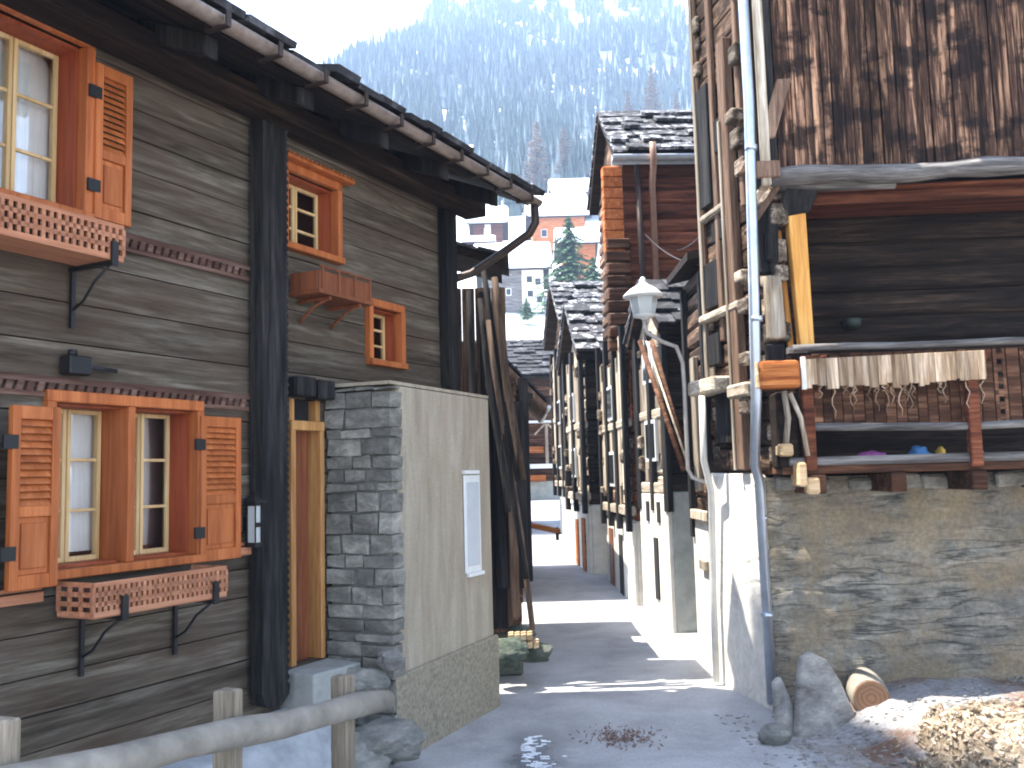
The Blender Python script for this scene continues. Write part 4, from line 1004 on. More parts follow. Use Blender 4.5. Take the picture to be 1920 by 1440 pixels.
for k in range(1): mb.tube([(.08+6.9*i/n, -.5, 4.385+.018*math.sin(i*1.3)) for i in range(n+1)], [.075+.01*math.sin(i*2.3) for i in range(n+1)], 10, rough=.06)
mb.tube([(.12, -.36, 4.36), (.5, -.4, 4.34), (1.1, -.42, 4.33)], .06, 8)
mb.build('purlin', M['beamgrey'], RH)
mb = MB(314); mb.box(.14, 7, -.38, .55, 4.30, 4.33); mb.box(.14, 7, -.30, -.2, 4.2, 4.3); mb.build('loggia_ceiling', M['red_h'], RH, bevel=.01)
mb = MB(315)   # upper planks, two layers with ragged feet
x = .05
while x < 7:
    wd = mb.r.uniform(.05, .11); yy = -.44-mb.r.uniform(0, .03)
    mb.hexa([(x, yy, 4.42+mb.r.uniform(0, .07)), (x+wd-.006, yy, 4.42+mb.r.uniform(0, .07)), (x+wd-.006, yy+.03, 4.44), (x, yy+.03, 4.44), (x, yy, 7.6), (x+wd-.006, yy, 7.6), (x+wd-.006, yy+.03, 7.6), (x, yy+.03, 7.6)]); x += wd
mb.build('plank_front', M['plank_z'], RH, bevel=.004)
mb = MB(317); mb.prism([(.05, -.40, 4.5), (7, -.40, 4.5), (7, 3.5, 4.5), (.55, 3.5, 4.5), (.02, 1.0, 4.5)], (0, 0, 3.1)); mb.build('upper_core', M['dark_h'], RH)
mb = MB(318)
mb.box(-.01, .07, -.58, -.42, 4.3, 7.6); mb.each('corner_board', M['palewood_z'], RH, bevel=.01)
mb = MB(3181); mb.box(-.07, -.012, -.56, -.42, 4.3, 7.6); mb.box(.072, .14, -.53, -.44, 4.42, 7.6); mb.each('corner_board', M['dark_z'], RH, bevel=.01)
mb = MB(319); mb.obox((.14, -.5, 4.95), (.06, 0, .0), (0, .06, 0), (0.08, 0, .25)); mb.obox((.0, -.5, 4.7), (.035, 0, 0), (0, .05, 0), (.16, 0, .28)); mb.box(-.05, .14, -.6, -.45, 4.36, 4.5)
mb.obox((.02, -.42, 4.15), (.03, 0, 0), (0, .05, 0), (.14, 0, .2)); mb.each('corner_brace', M['brown_z'], RH, bevel=.01)
# roof
mb = MB(320)
mb.prism([(-.06, -.62, 7.55), (7.1, -.62, 7.55), (7.1, 1.5, 8.6), (.2, 1.5, 8.6)], (0, 0, .12)); mb.prism([(.2, 1.5, 8.6), (7.1, 1.5, 8.6), (7.1, 3.7, 7.55), (.65, 3.7, 7.55)], (0, 0, .12))
rf = mb.build('roof', M['dark_h'], RH)
mb = MB(321); slates(mb, .25, 7.1, -.66, 7.68, 1.5, 8.74, 7, .3, .5, .04); slates(mb, .7, 7.1, 3.75, 7.68, 1.5, 8.74, 7, .3, .5, .04); mb.build('slate_covering', M['slate_d'], rf)
# yellow post (hewn) with dark bracket capital
mb = MB(322)
mb.hexa([(.285, -.34, 2.98), (.40, -.34, 2.98), (.40, -.22, 2.98), (.285, -.22, 2.98), (.235, -.36, 4.12), (.385, -.36, 4.12), (.385, -.22, 4.12), (.235, -.22, 4.12)])
mb.hexa([(.22, -.2, 2.98), (.27, -.2, 2.98), (.27, -.12, 2.98), (.22, -.12, 2.98), (.17, -.2, 4.02), (.215, -.2, 4.02), (.215, -.12, 4.02), (.17, -.12, 4.02)])
mb.build('fresh_post', M['yellow'], RH, bevel=.012, seg=2, label='bright yellow new post of the loggia')
mb = MB(323); mb.hexa([(.14, -.38, 4.08), (.42, -.38, 4.12), (.42, -.15, 4.12), (.14, -.15, 4.08), (.22, -.42, 4.34), (.5, -.42, 4.32), (.5, -.15, 4.32), (.22, -.15, 4.34)]); mb.build('post_cap', M['dark_z'], RH, bevel=.02)
mb = MB(324); z = 2.85
mb.box(.02, .15, -.42, -.3, 3.06, 3.58, j=.02)
mb.each('bleached_log_end', M['palewood_z'], RH, bevel=.02, seg=2)
mb = MB(3241); mb.box(-.02, .14, -.38, -.28, 3.62, 4.2, j=.02); mb.box(-.0, .16, -.40, -.28, 2.86, 3.03, j=.015); mb.box(.03, .1, -.44, -.385, 3.7, 3.95, j=.01); mb.each('charred_log_end', M['dark_z'], RH, bevel=.015)
# railing of the loggia
mb = MB(325); mb.tube([(.18+6.7*i/16, -.5, 2.965+.006*math.sin(i*2)) for i in range(17)], .03, 8); mb.box(.15, .3, -.5, -.3, 2.93, 2.98)
rl = mb.build('balcony_rail', M['beamgrey'], RH)
mb = MB(326); x = .34
while x < 1.6: 
    wd = mb.r.uniform(.06, .1); mb.box(x, x+wd-.006, -.46, -.44, 2.33, 2.92); x += wd
k = 0
while x < 7:
    wd = .105
    if k % 2 == 0: mb.box(x, x+wd-.008, -.46, -.44, 2.33, 2.92)
    else:
        for q in range(6): mb.box(x, x+wd-.008, -.46, -.44, 2.33+q*.1, 2.33+q*.1+.06)
        mb.box(x, x+.03, -.462, -.442, 2.33, 2.92); mb.box(x+wd-.035, x+wd-.008, -.462, -.442, 2.33, 2.92)
    x += wd; k += 1
mb.build('baluster_board', M['log_brown'], RH, bevel=.003)
mb = MB(327); mb.tube([(.25, -.5, 2.33), (1.5, -.5, 2.30), (3.2, -.5, 2.34), (6.9, -.5, 2.33)], .035, 8); mb.box(.1, 7, -.52, -.40, 2.02, 2.09); mb.build('lower_rail', M['beamgrey'], RH, bevel=.01)
for x in (.22, 1.5, 3.1, 4.7):
    mb = MB(int(x*10)); mb.box(x, x+.09, -.56, -.47, 1.98, 2.9); mb.obox((x+.13, -.51, 2.78), (.025, 0, 0), (0, .03, 0), (-.08, 0, -.13) if False else (.07, 0, .12)); mb.build('baluster_post', M['log_brown_red'] if 'log_brown_red' in M else M['red_h'], RH, bevel=.01)
# big beams crossing at the balcony corner
mb = MB(328); mb.box(-.13, .2, -.66, -.5, 2.63, 2.86, j=.01); b1 = mb.build('corner_beam', M['orangelog'], RH, bevel=.03, seg=2, label='orange brown squared beam end at the balcony corner')
mb = MB(329); mb.box(-.155, -.131, -.655, -.505, 2.64, 2.85, j=.006); mb.build('cut_end', M['endwood'], b1, bevel=.008)
mb = MB(330); mb.box(.13, .2, -.66, -.4, 1.86, 2.05); mb.box(.2, .3, -.64, -.52, 1.80, 1.93); mb.box(.02, .12, -.6, -.4, 2.1, 2.2); mb.each('joist_end', M['endwood'], RH, bevel=.015)
mb = MB(331); mb.box(.02, .2, -.5, -.25, 2.0, 2.62); mb.build('corner_stack', M['dark_h'], RH, bevel=.02)
mb = MB(332); mb.tube([(.08, -.56, 2.62), (.1, -.56, 2.4), (.06, -.55, 2.1)], .025, 7); mb.tube([(.12, -.58, 2.6), (.2, -.56, 2.4), (.24, -.55, 2.1)], .02, 7); mb.each('strut', M['palewood_z'], RH)
# downpipe of the right house
mb = MB(340)
mb.tube([(-.10, -.62, 7.4), (-.09, -.62, 5.0), (-.12, -.60, 3.6), (-.145, -.58, 2.6), (-.14, -.45, 2.3), (-.10, -.16, 2.05), (-.055, -.08, 1.9), (-.04, -.06, .08)], .042, 12)
for z in (6.2, 4.6, 3.2): mb.tube([(-.115 if z < 4 else -.092, -.62 if z > 4 else -.6, z-.02), (-.115 if z < 4 else -.092, -.62 if z > 4 else -.6, z+.02)], .05, 12)
for z in (1.6, .8): mb.tube([(-.045, -.065, z-.02), (-.045, -.065, z+.02)], .05, 12)
mb.build('downpipe', M['pipe'], RH, label='tall grey zinc downpipe running down the house corner')
# two pipes standing between the granary and the low house
mb = MB(341); q_ = [O_+SD*a+SN*c+Vector((0, 0, z)) for O_ in [Vector((s0[0], s0[1], 0))] for a, c, z in ((.75, .2, 2.7), (.78, .2, 2.1), (.9, .09, 1.8), (1.02, .07, .9), (1.04, .07, .04))]
mb.tube(q_, .032, 10); mb.build('drain', M['pipew'], RH, label='thin white drainpipe at the far edge of the limewashed pillar')
# ------------------------------------------------------------------ street lamp
p = at(1208, 600, 8.9); q1 = at(1215, 625, 8.9); q2 = at(1268, 650, 8.95); q3 = at(1280, 680, 9.0); q4 = at(1290, 880, 9.1); q5 = at(1332, 915, 9.1); q6 = at(1335, 1000, 9.1)
SLm = thing('street_lamp', 'old style street lamp with white cap and milky glass on a bent pipe arm', 'street lamp', p)
def rel(v): return v-p
mb = MB(350); mb.tube([rel(p), rel(at(1210, 618, 8.9)), rel(q1), rel(at(1240, 640, 8.92)), rel(q2), rel(q3), rel(at(1283, 720, 9.0)), rel(q4), rel(at(1298, 895, 9.1)), rel(at(1325, 905, 9.1)), rel(q5), rel(q6)], .020, 10)
mb.build('arm', M['pipew2'] if 'pipew2' in M else M['pipebr'], SLm)
def lathe(prof_, n=20):
    vs = []; fs = []
    for r, z in prof_:
        for k in range(n): vs.append((r*math.cos(2*math.pi*k/n), r*math.sin(2*math.pi*k/n), z))
    for i in range(len(prof_)-1):
        for k in range(n): fs.append((i*n+k, i*n+(k+1) % n, (i+1)*n+(k+1) % n, (i+1)*n+k))
    return vs, fs
mb = MB(); mb.add(*lathe([(.018, 0), (.05, .02), (.105, .03), (.11, .05)], 20), .5, True); mb.build('holder', M['white'], SLm)
mb = MB(); mb.add(*lathe([(.095, .05), (.115, .12), (.13, .22), (.128, .225), (.0, .226)], 6), .5, False); mb.build('glass_body', M['lampglass'], SLm)
mb = MB()
for k in range(6):
    a = 2*math.pi*k/6; mb.tube([(.1*math.cos(a), .1*math.sin(a), .05), (.134*math.cos(a), .134*math.sin(a), .225)], .006, 5)
mb.build('glazing_bar', M['white'], SLm)
mb = MB(); mb.add(*lathe([(.135, .215), (.20, .225), (.19, .245), (.13, .30), (.07, .335), (.05, .35), (.03, .375), (.035, .39), (.015, .42), (.0, .425)], 24), .5, True); mb.build('cap', M['white'], SLm)
# wooden diagonal poles behind lamp
o = thing('leaning_ladder', 'dark ladder like pair of poles leaning across the lane side wall below the lamp', 'ladder', at(1290, 900, 9.6))
base = at(1290, 900, 9.6)
mb = MB(351)
for dx in (0, 22): mb.tube([at(1200+dx, 640, 10.8)-base, at(1282+dx*.5, 880, 9.7)-base], .03, 8)
mb.build('pole', M['log_brown'], o)
mb = MB(352); mb.tube([at(1212, 640, 10.7)-base, at(1288, 865, 9.65)-base], .013, 6); mb.build('pale_strip', M['palewood_z'], o)
# wires
mb = MB(); a = at(1210, 440, 13); b = at(1330, 500, 9.0); n = 14
mb.tube([a+(b-a)*(k/n)+Vector((0, 0, -.10*math.sin(math.pi*k/n))) for k in range(n+1)], .008, 5)
a = at(1270, 470, 13); b = at(1325, 430, 9.0); mb.tube([a+(b-a)*(k/n)+Vector((0, 0, -.04*math.sin(math.pi*k/n))) for k in range(n+1)], .008, 5)
o = mb.build('overhead_cable', M['gutter_d']); tag(o, 'thin sagging cable crossing in front of the reddish log wall', 'cable')
# ------------------------------------------------------------------ things on the loggia
o = frthing(RF, 'hanging_plank', 'pale bleached plank with ragged strands hung along the balcony railing', 'plank')
mb = MB(360); x = .24
while x < 1.635:
    wd = mb.r.uniform(.03, .09); wd = min(wd, 1.64-x); zb = 2.64+mb.r.uniform(-.03, .02)+(.03 if x > 1.2 else 0)
    mb.hexa([(x, -.60-mb.r.uniform(0, .012), zb), (x+wd, -.60-mb.r.uniform(0, .012), zb), (x+wd, -.57, zb), (x, -.57, zb), (x, -.6, 2.86+.03*x/1.6), (x+wd, -.6, 2.86+.03*x/1.6), (x+wd, -.57, 2.86+.03*x/1.6), (x, -.57, 2.86+.03*x/1.6)]); x += wd
mb.build('plank_face', M['furplank'], o, bevel=.003)
mb = MB(361)
for k in range(26):
    x = mb.r.uniform(.3, 1.62); L = mb.r.uniform(.04, .26); z0 = 2.65; n = 5
    mb.tube([(x+.018*math.sin(q*1.8+k), -.585-.008*math.cos(q*2+k), z0-L*q/n) for q in range(n+1)], [.006*(1-.12*q) for q in range(n+1)], 5)
mb.build('strand', M['furplank'], o)
o = frthing(RF, 'white_peg', 'short white post strip tied at the left end of the hanging plank', 'strip'); mb = MB(); mb.box(.205, .245, -.63, -.605, 2.62, 2.88); mb.build('strip_board', M['limewash'], o, bevel=.005)
def bundle(x0, x1, z0, z1, mat, label, seed, name='cloth_bundle', cat='cloth'):
    bm = bmesh.new(); bmesh.ops.create_icosphere(bm, subdivisions=3, radius=1)
    for v in bm.verts:
        k = 1+.35*noise.noise(v.co*2+Vector((seed, 0, 0))); v.co = Vector((v.co.x*(x1-x0)/2*k, v.co.y*.07*k, v.co.z*(z1-z0)/2*k))
    me = bpy.data.meshes.new(name); bm.to_mesh(me); bm.free(); me.materials.append(mat); [setattr(p_, 'use_smooth', True) for p_ in me.polygons]
    ob = bpy.data.objects.new(name, me); COL.objects.link(ob); ob.location = RF.w((x0+x1)/2, -.28, (z0+z1)/2); ob.rotation_euler = (0, 0, RF.a); tag(ob, label, cat); return ob
bundle(.70, .94, 2.03, 2.13, M['purple'], 'purple cloth bundle on the balcony floor', 1)
bundle(1.12, 1.28, 2.03, 2.16, M['blue'], 'blue cloth bundle on the balcony floor', 2)
bundle(1.34, 1.40, 2.03, 2.15, M['yellowc'], 'small yellow cloth lump on the balcony floor', 3)
bundle(1.62, 1.70, 2.03, 2.15, M['white'], 'small white bag on the balcony floor right of the red post', 4, 'white_bag', 'bag')
o = frthing(RF, 'hanging_pot', 'small dark bowl hung on the loggia back wall', 'bowl'); o.location = RF.w(.95, .44, 3.30)
mb = MB(); mb.add(*lathe([(.0, -.06), (.05, -.055), (.08, -.02), (.085, .035), (.07, .04), (.0, .015)], 14), .5, True); mb.build('bowl', M['darkbowl'], o)
# ------------------------------------------------------------------ slabs, log, stones in front of the right wall
def slabstone(name, label, outline, thick, loc, lean, rz, mat, seed):
    """upright irregular slab: outline (x,z) polygon"""
    mb = MB(seed); n = len(outline); lay = 3
    vs = []; r = random.Random(seed)
    for k in range(lay):
        y = -thick/2+thick*k/(lay-1); s = 1.0 if k == 1 else .96
        for (x, z) in outline: vs.append((x*s+r.uniform(-.008, .008), y+r.uniform(-.008, .008), z*s+r.uniform(-.008, .008)))
    fs = [tuple(range(n)), tuple(range(3*n-1, 2*n-1, -1))]
    for k in range(2):
        for i in range(n): fs.append((k*n+i, k*n+(i+1) % n, (k+1)*n+(i+1) % n, (k+1)*n+i))
    mb.add(vs, fs, .5); o = mb.build(name, mat, bevel=.012, seg=2); o.location = loc; o.rotation_euler = (lean, 0, rz); return o
b0 = gr(1470, 1393); b1 = gr(1600, 1345)
o = slabstone('leaning_slab', 'tall grey stone slab leaning against the foot of the rubble wall', [(-.30, 0), (.26, 0), (.30, .12), (.23, .38), (.13, .56), (0, .63), (-.10, .60), (-.2, .34)], .09, (2.33, 7.36, -.03), rad(-14), rad(24), M['slab'], 5); tag(o, o.get('label') or 'tall grey stone slab with a pointed top leaning at the foot of the rubble wall', 'stone slab')
o = slabstone('leaning_slab', '', [(-.14, 0), (.14, 0), (.12, .28), (.03, .45), (-.05, .42), (-.13, .2)], .06, (2.03, 7.3, -.02), rad(-12), rad(48), M['slab'], 6); tag(o, 'small pale thin slab leaning left of the tall grey slab', 'stone slab')
boulder('small_stone', 'dark little stone at the left foot of the leaning slabs', (1.86, 7.05, .05), .12, .09, .09, M['rock'], 31)
boulder('small_stone', 'small pale stone on the gravel right of the log', (3.02, 7.35, .09), .07, .06, .04, M['limewash'], 33)
o = thing('sawn_log', 'short round log with sawn end lying right of the stone slab', 'log', (2.74, 7.5, .20))
mb = MB(370); n = 18
mb.tube([(0, 0, 0), (.0, .04, 0), (.03, .3, .0), (.05, .62, .01)], [.14, .15, .152, .148], n, rough=.03); o.rotation_euler = (0, 0, rad(-8)); mb.build('bark', M['palelog'], o)
mb = MB(); 
def ringm():
    m, n_, p_ = mk('sawn_log_rings'); tc = nd(n_, 'ShaderNodeTexCoord'); wv = nd(n_, 'ShaderNodeTexWave', wave_type='RINGS', rings_direction='Y'); wv.inputs['Scale'].default_value = 9; wv.inputs['Distortion'].default_value = 6; wv.inputs['Detail'].default_value = 4
    n_.links.new(tc.outputs['Object'], wv.inputs[0]); c = ramp(n_, wv.outputs[1], [(.1, (.17, .085, .045)), (.9, (.23, .125, .07))]).outputs[0]; n_.links.new(c, p_.inputs['Base Color']); p_.inputs['Roughness'].default_value = .85; return m
mb.tube([(0, -.012, 0), (0, .002, 0)], [.134, .138], n, rough=.02); mb.build('sawn_face', ringm(), o)
# sloping dirt bank and stones under the right wall
mb = MB(380); nx, ny = 60, 24; vs = []
for j in range(ny+1):
    for i in range(nx+1):
        x = 2.15+5.5*i/nx; y = 5.2+2.9*j/ny
        k = max(0, min(1, (x-2.2)/1.0))*max(0, min(1, (y-5.3)/1.6)); k = k*k*(3-2*k)
        vs.append((x, y, -.02+.27*k+.035*noise.fractal(Vector((x*3, y*3, 0)), 1, 2, 4)*min(1, k*4)))
n = nx+1
mb.add(vs, [(j*n+i, j*n+i+1, (j+1)*n+i+1, (j+1)*n+i) for j in range(ny) for i in range(nx)], .5, True)
mbank, nb, pb = mk('dirt_and_gravel'); vv = coords(nb, (1, 1, 1), False)
cc = mix(nb, ramp(nb, noise_t(nb, vv, 1.6, 6, .6), [(.45, 0), (.58, 1)]).outputs[0], (.33, .33, .34), (.2, .12, .08)); cc = mix(nb, .7, cc, ramp(nb, noise_t(nb, vv, 25, 8, .75), [(.3, .3), (.7, 1.7)]).outputs[0], 'MULTIPLY')
nb.links.new(cc, pb.inputs['Base Color']); pb.inputs['Roughness'].default_value = .95; bump(nb, pb, noise_t(nb, vv, 25, 8, .75), .9, .03)
mb.build('dirt_bank', mbank, kind='structure')
# pebbles: loose gravel, countless
mb = MB(381); rr = random.Random(9)
for k in range(1100):
    x = rr.uniform(1.6, 4.2); y = rr.uniform(5.6, 7.9); kk = max(0, min(1, (x-2.2)/1.0))*max(0, min(1, (y-5.3)/1.6)); kk = kk*kk*(3-2*kk)
    z = max(0, -.02+.27*kk)+.005; s = rr.uniform(.004, .016)
    mb.obox((x, y, z), (s, rr.uniform(-s, s)*.6, 0), (rr.uniform(-s, s)*.5, s*.8, 0), (0, 0, s*.5))
mb.build('gravel', M['slab'], kind='stuff', bevel=.003)
# rubble / straw-coloured heap, sunlit
hp = MB(382); rr = random.Random(12)
hx0, hx1, hy0, hy1 = 2.72, 4.3, 5.5, 6.9
def hh_(x, y):
    ex = x-hx0+.05*noise.noise(Vector((y*5, 0, 1))); e = min(1, max(0, ex/.10))*min(1, max(0, (hy1-y)/.35))*min(1, max(0, (y-hy0)/.2+.3))
    return .02+e*(.34+.06*noise.fractal(Vector((x*4, y*4, 5)), 1, 2, 5)+.03*noise.fractal(Vector((x*17, y*17, 5)), 1, 2, 3))
nx, ny = 90, 70
vs = [(hx0+(hx1-hx0)*i/nx, hy0+(hy1-hy0)*j/ny, hh_(hx0+(hx1-hx0)*i/nx, hy0+(hy1-hy0)*j/ny)) for j in range(ny+1) for i in range(nx+1)]
n = nx+1; hp.add(vs, [(j*n+i, j*n+i+1, (j+1)*n+i+1, (j+1)*n+i) for j in range(ny) for i in range(nx)], .5, False)
for k in range(2600):
    x = rr.uniform(hx0-.05, hx1) if k % 3 else hx0+rr.uniform(-.12, .16); y = rr.uniform(hy0+.1, hy1+.05); s = rr.uniform(.004, .016)
    a = Vector((rr.uniform(-1, 1), rr.uniform(-1, 1), rr.uniform(-.8, .8))).normalized(); b = a.cross(Vector((rr.uniform(-1, 1), rr.uniform(-1, 1), 1))).normalized()
    hp.obox((x, y, max(.02, hh_(max(x, hx0), min(y, hy1)))+rr.uniform(-.01, .012)), a*s*2.2, b*s*.9, a.cross(b)*s*.5)
o = hp.build('chip_heap', rock('pale_wood_chips', [(.16, .09, .05), (.44, .35, .25), (.66, .6, .5)], 9, 1.0, .4)); tag(o, 'sunlit heap of pale wood chips in the bottom right corner', 'heap')
# leaf litter patch on the lane
mb = MB(383); rr = random.Random(4)
for k in range(260):
    c = gr(1165, 1385); x = c.x+rr.gauss(0, .13)+.0; y = c.y+rr.gauss(0, .13); s = rr.uniform(.004, .014); a = rr.uniform(0, 3.1)
    mb.obox((x, y, .012+rr.uniform(0, .01)), (s*math.cos(a), s*math.sin(a), rr.uniform(-.01, .01)), (-s*.5*math.sin(a), s*.5*math.cos(a), 0), (0, 0, .002))
mb.build('leaf_litter', M['dryleaf'], kind='stuff')
# pale flecks standing in for sun glints on the damp, icy strip
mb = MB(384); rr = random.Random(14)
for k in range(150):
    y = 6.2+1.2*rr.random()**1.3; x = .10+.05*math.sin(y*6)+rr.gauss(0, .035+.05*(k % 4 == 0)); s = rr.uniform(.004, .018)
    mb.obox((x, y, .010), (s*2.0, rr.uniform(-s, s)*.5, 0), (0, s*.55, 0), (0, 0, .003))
glintm = bpy.data.materials.new('glint_white'); glintm = flat('glint_white', (.8, .84, .9), .12, 0, .1, 9, 0)
mb.build('glint_flecks', glintm, kind='stuff', bevel=.002)
# ================================================================== HILLSIDE: houses, trees
def conifer_mesh(mb, loc, h, r, rng, tiers=9, n=9, tint=None):
    x, y, z = loc
    for t in range(tiers):
        f = t/tiers; zb = z+h*(.08+.9*f); rr = r*(1-f)**.85; zt = zb+h*1.55/tiers
        k = n; vs = []; a0 = rng.uniform(0, 6)
        for i in range(2*k):
            q = a0+math.pi*i/k; ra = rr*(rng.uniform(.8, 1.15) if i % 2 == 0 else rng.uniform(.45, .65))
            vs.append((x+ra*math.cos(q), y+ra*math.sin(q), zb-h*.045*(1 if i % 2 == 0 else -.3)+rng.uniform(-.01, .01)*h))
        vs.append((x, y, zt))
        mb.add(vs, [(i, (i+1) % (2*k), 2*k) for i in range(2*k)], rng.random() if tint is None else tint)
def foliage(name, a, b, c):
    m, n, p = mk(name); at_ = nd(n, 'ShaderNodeAttribute', attribute_name='tint'); v = coords(n)
    cc = ramp(n, noise_t(n, v, .8, 5, .7), [(.35, a), (.55, b), (.72, c)]).outputs[0]
    cc = mix(n, 1.0, cc, ramp(n, at_.outputs['Fac'], [(0, .6), (1, 1.4)]).outputs[0], 'MULTIPLY')
    n.links.new(cc, p.inputs['Base Color']); p.inputs['Roughness'].default_value = .9; return m
M['spruce'] = foliage('spruce_needles', (.03, .075, .035), (.07, .15, .07), (.15, .23, .11))
def snowy(m):
    n = m.node_tree; p = [x for x in n.nodes if x.type == 'BSDF_PRINCIPLED'][0]; src = p.inputs['Base Color'].links[0].from_socket
    a = nd(n, 'ShaderNodeAttribute', attribute_name='tint'); c = mix(n, ramp(n, a.outputs['Fac'], [(.82, 0), (1.0, .55)]).outputs[0], src, (.4, .45, .5)); n.links.new(c, p.inputs['Base Color']); return m
M['forest'] = foliage('forest_needles', (.02, .04, .035), (.035, .06, .05), (.10, .11, .10))
M['larch'] = foliage('bare_larch_twigs', (.2, .15, .11), (.34, .27, .2), (.5, .42, .34))
M['trunk'] = wood('tree_bark', (.03, .02, .015), (.08, .055, .04), (.16, .12, .09), 'z')
def needle_tree(name, label, loc, h, r, seed, mat, cat='tree', dens=1.0, group=None, droop=.25):
    """trunk with whorls of drooping boughs made of many small sprays"""
    o = thing(name, label, cat, loc, 0, group); rng = random.Random(seed)
    mb = MB(seed); mb.tube([(0, 0, -.3), (0, 0, h*.5), (0, 0, h*.97)], [h*.018, h*.011, h*.002], 7); mb.build('trunk', M['trunk'], o)
    cb = MB(seed+1); z = h*.1
    while z < h*.98:
        f = (z/h-.1)/.88; R = r*(1-f)**.8*rng.uniform(.8, 1.12)+.03*h*.2
        nb_ = int((9 if f < .7 else 6)*dens)
        for k in range(nb_):
            a = rng.uniform(0, 2*math.pi); L = R*rng.uniform(.65, 1.1); ns = max(3, int(L/(h*.018)))
            for s_ in range(ns):
                g = (s_+.5)/ns; px_ = L*g; pz_ = z-droop*L*g*g+rng.uniform(-.01, .01)*h
                wd = h*.022*(1.2-g*.6)*rng.uniform(.7, 1.3); aa = a+rng.uniform(-.14, .14)
                c = Vector((px_*math.cos(aa), px_*math.sin(aa), pz_)); d = Vector((math.cos(a), math.sin(a), -droop)).normalized(); t_ = Vector((-math.sin(a), math.cos(a), rng.uniform(-.4, .4)))
                e = h*.026
                cb.add([c-d*e*.5-t_*wd, c-d*e*.5+t_*wd, c+d*e+t_*wd*.3+Vector((0, 0, -wd*.5)), c+d*e-t_*wd*.3+Vector((0, 0, -wd*.5))], [(0, 1, 2, 3)], rng.random())
        z += h*.021
    cb.build('crown', mat, o); return o
def onhill(px, Y, dz=0): 
    x = at(px, 600, Y).x; return Vector((x, Y, hgt(x, Y)+dz))
needle_tree('spruce_tree', 'green pointed spruce between the far houses', Vector((at(1068, 500, 66).x, 66, at(1068, 580, 66).z)), 66*(185/1750), 2.9, 61, M['spruce'])
needle_tree('small_spruce', 'lower bushy spruce right of the pointed one by the orange chalet', Vector((at(1112, 500, 64).x, 64, at(1112, 590, 64).z)), 64*(115/1750), 2.1, 62, M['spruce'], group='young spruces near the chalets')
needle_tree('small_spruce', 'tiny spruce before the white walled house', Vector((at(985, 500, 70).x, 70, at(985, 600, 70).z)), 70*(45/1750), 1.0, 63, M['spruce'], group='young spruces near the chalets')
for i, (px, yb, yt, Y, lab) in enumerate(((1010, 385, 245, 150, 'tall pale brown bare larch left of the slate roof'), (1225, 240, 140, 190, 'frosted bare larch just above the slate roof'), (1180, 260, 185, 185, 'small snowy larch over the left end of the slate roof'), (1060, 340, 255, 160, 'thin snowy larch right of the tall bare larch'), (975, 380, 320, 155, 'low twiggy larch near the end of the gutter'), (1270, 250, 190, 180, 'short pale larch right above the slate roof'))):
    b = at(px, yb, Y); t = at(px, yt, Y); needle_tree('bare_larch', lab, b, (t.z-b.z)+2, (t.z-b.z)*.26, 70+i, M['larch'], dens=.75, group='bare larches on the slope', droop=-.25)
# hillside houses
def hillhouse(name, label, pxl, pxr, pyb, pye, Y, dpt, rise, wallm, snow, **k):
    a = at(pxl, pyb, Y); b = at(pxr, pyb, Y); e = at(pxl, pye, Y)
    return plainhouse(name, label, a, 0, b.x-a.x, dpt, 0, e.z-a.z, rise, wallm, M['limewash'], M['slate'], k.pop('ov', .7), snow=snow, logs=False, **k)
h1 = hillhouse('snowy_house', 'grey and white house with thick snow roof left of the spruce', 905, 1022, 588, 502, 76, 7, 2.3, M['greyboard'] if 'greyboard' in M else M['beamgrey'], .55, wins=[(2.0, 1.5, .35, .5)])
mb = MB(); mb.box(3.3, 5.07, -.06, -.0, 0, 3.75); wp = mb.build('white_wall', M['limewash'], h1)
for x, z in ((3.75, 1.3), (4.4, 2.3), (3.7, 2.5), (4.5, .8)): mb = MB(); mb.box(x, x+.45, -.1, -.061, z, z+.5); mb.build('pane', M['darkglass'], wp)
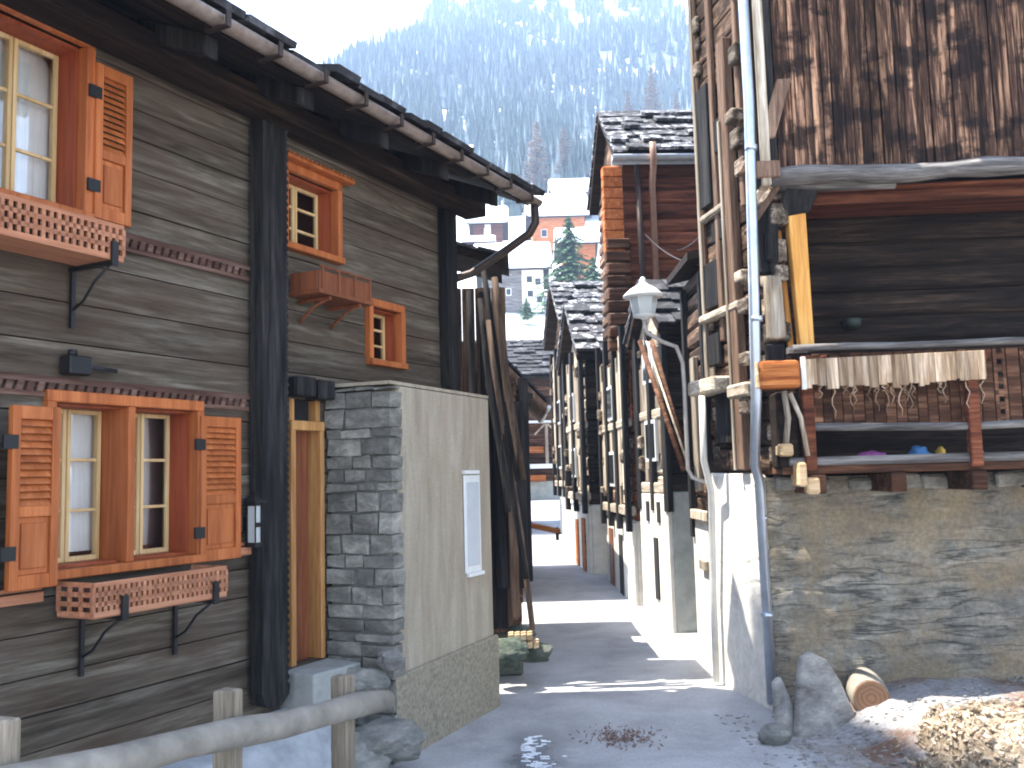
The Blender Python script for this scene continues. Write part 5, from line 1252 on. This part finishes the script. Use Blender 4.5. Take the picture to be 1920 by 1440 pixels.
h2 = hillhouse('orange_chalet', 'orange timber chalet with snowy roof behind the spruce', 1000, 1098, 470, 405, 105, 9, 3.0, M['orangelog'], .9, wins=[(1.0, 1.6, .6, .8), (2.6, 1.6, .6, .8), (4.3, 1.6, .6, .8)])
h3 = hillhouse('red_chalet', 'small red chalet with white front seen under the left eave', 888, 942, 452, 418, 100, 6, 1.8, M['red_h'], .8, wins=[(1.2, .6, .4, .7)])
mb = MB(); mb.box(1.25, 1.9, -.08, 0, 0, 2.2); mb.build('white_wall', M['limewash'], h3)
h4 = hillhouse('snowy_chalet', 'pale chalet under a big snow roof, highest above the spruce', 1042, 1112, 400, 362, 130, 9, 2.4, M['beamgrey'], 1.0)
h5 = hillhouse('snowy_hut', 'tiny dark hut in the snow under the red chalet', 880, 915, 470, 455, 90, 4, .7, M['dark_h'], .4)
h6 = hillhouse('orange_chalet', 'golden brown chalet piece right of the spruce below the bigger orange chalet', 1060, 1118, 520, 455, 84, 6, 1.6, M['orangelog'], .5)
# forest on the mountain: one uncountable wood
mb = MB(400); rr = random.Random(21); cnt = 0
while cnt < 14000:
    Y = 140+(720-140)*rr.random()**.75; px = rr.uniform(480, 1480); x = (px-960)/F*Y
    B_ = 318+(x+37)+.53*(Y-595)
    if prof(Y) > B_+10: continue
    if noise.fractal(Vector((x*.09, Y*.04, 7)), 1, 2, 5) < -.24: cnt += .2; continue
    z = hgt(x, Y); h = rr.uniform(5, 11)*(1 if Y > 260 else .8); 
    conifer_mesh(mb, (x, Y, z-1), h, h*.2, rr, tiers=3, n=4, tint=rr.random()); cnt += 1
mb.build('mountain_forest', snowy(M['forest']), kind='stuff')
# ================================================================== haze
hz = MB(); hz.box(-1250, 1300, -60, 1350, -3, 645); 
mh = bpy.data.materials.new('haze'); mh.use_nodes = True; n = mh.node_tree; n.nodes.clear()
o_ = n.nodes.new('ShaderNodeOutputMaterial'); pv = n.nodes.new('ShaderNodeVolumePrincipled'); n.links.new(pv.outputs[0], o_.inputs['Volume'])
pv.inputs['Color'].default_value = (.5, .68, .98, 1); pv.inputs['Density'].default_value = .0009; pv.inputs['Anisotropy'].default_value = 0
hz.build('haze', mh, kind='stuff')
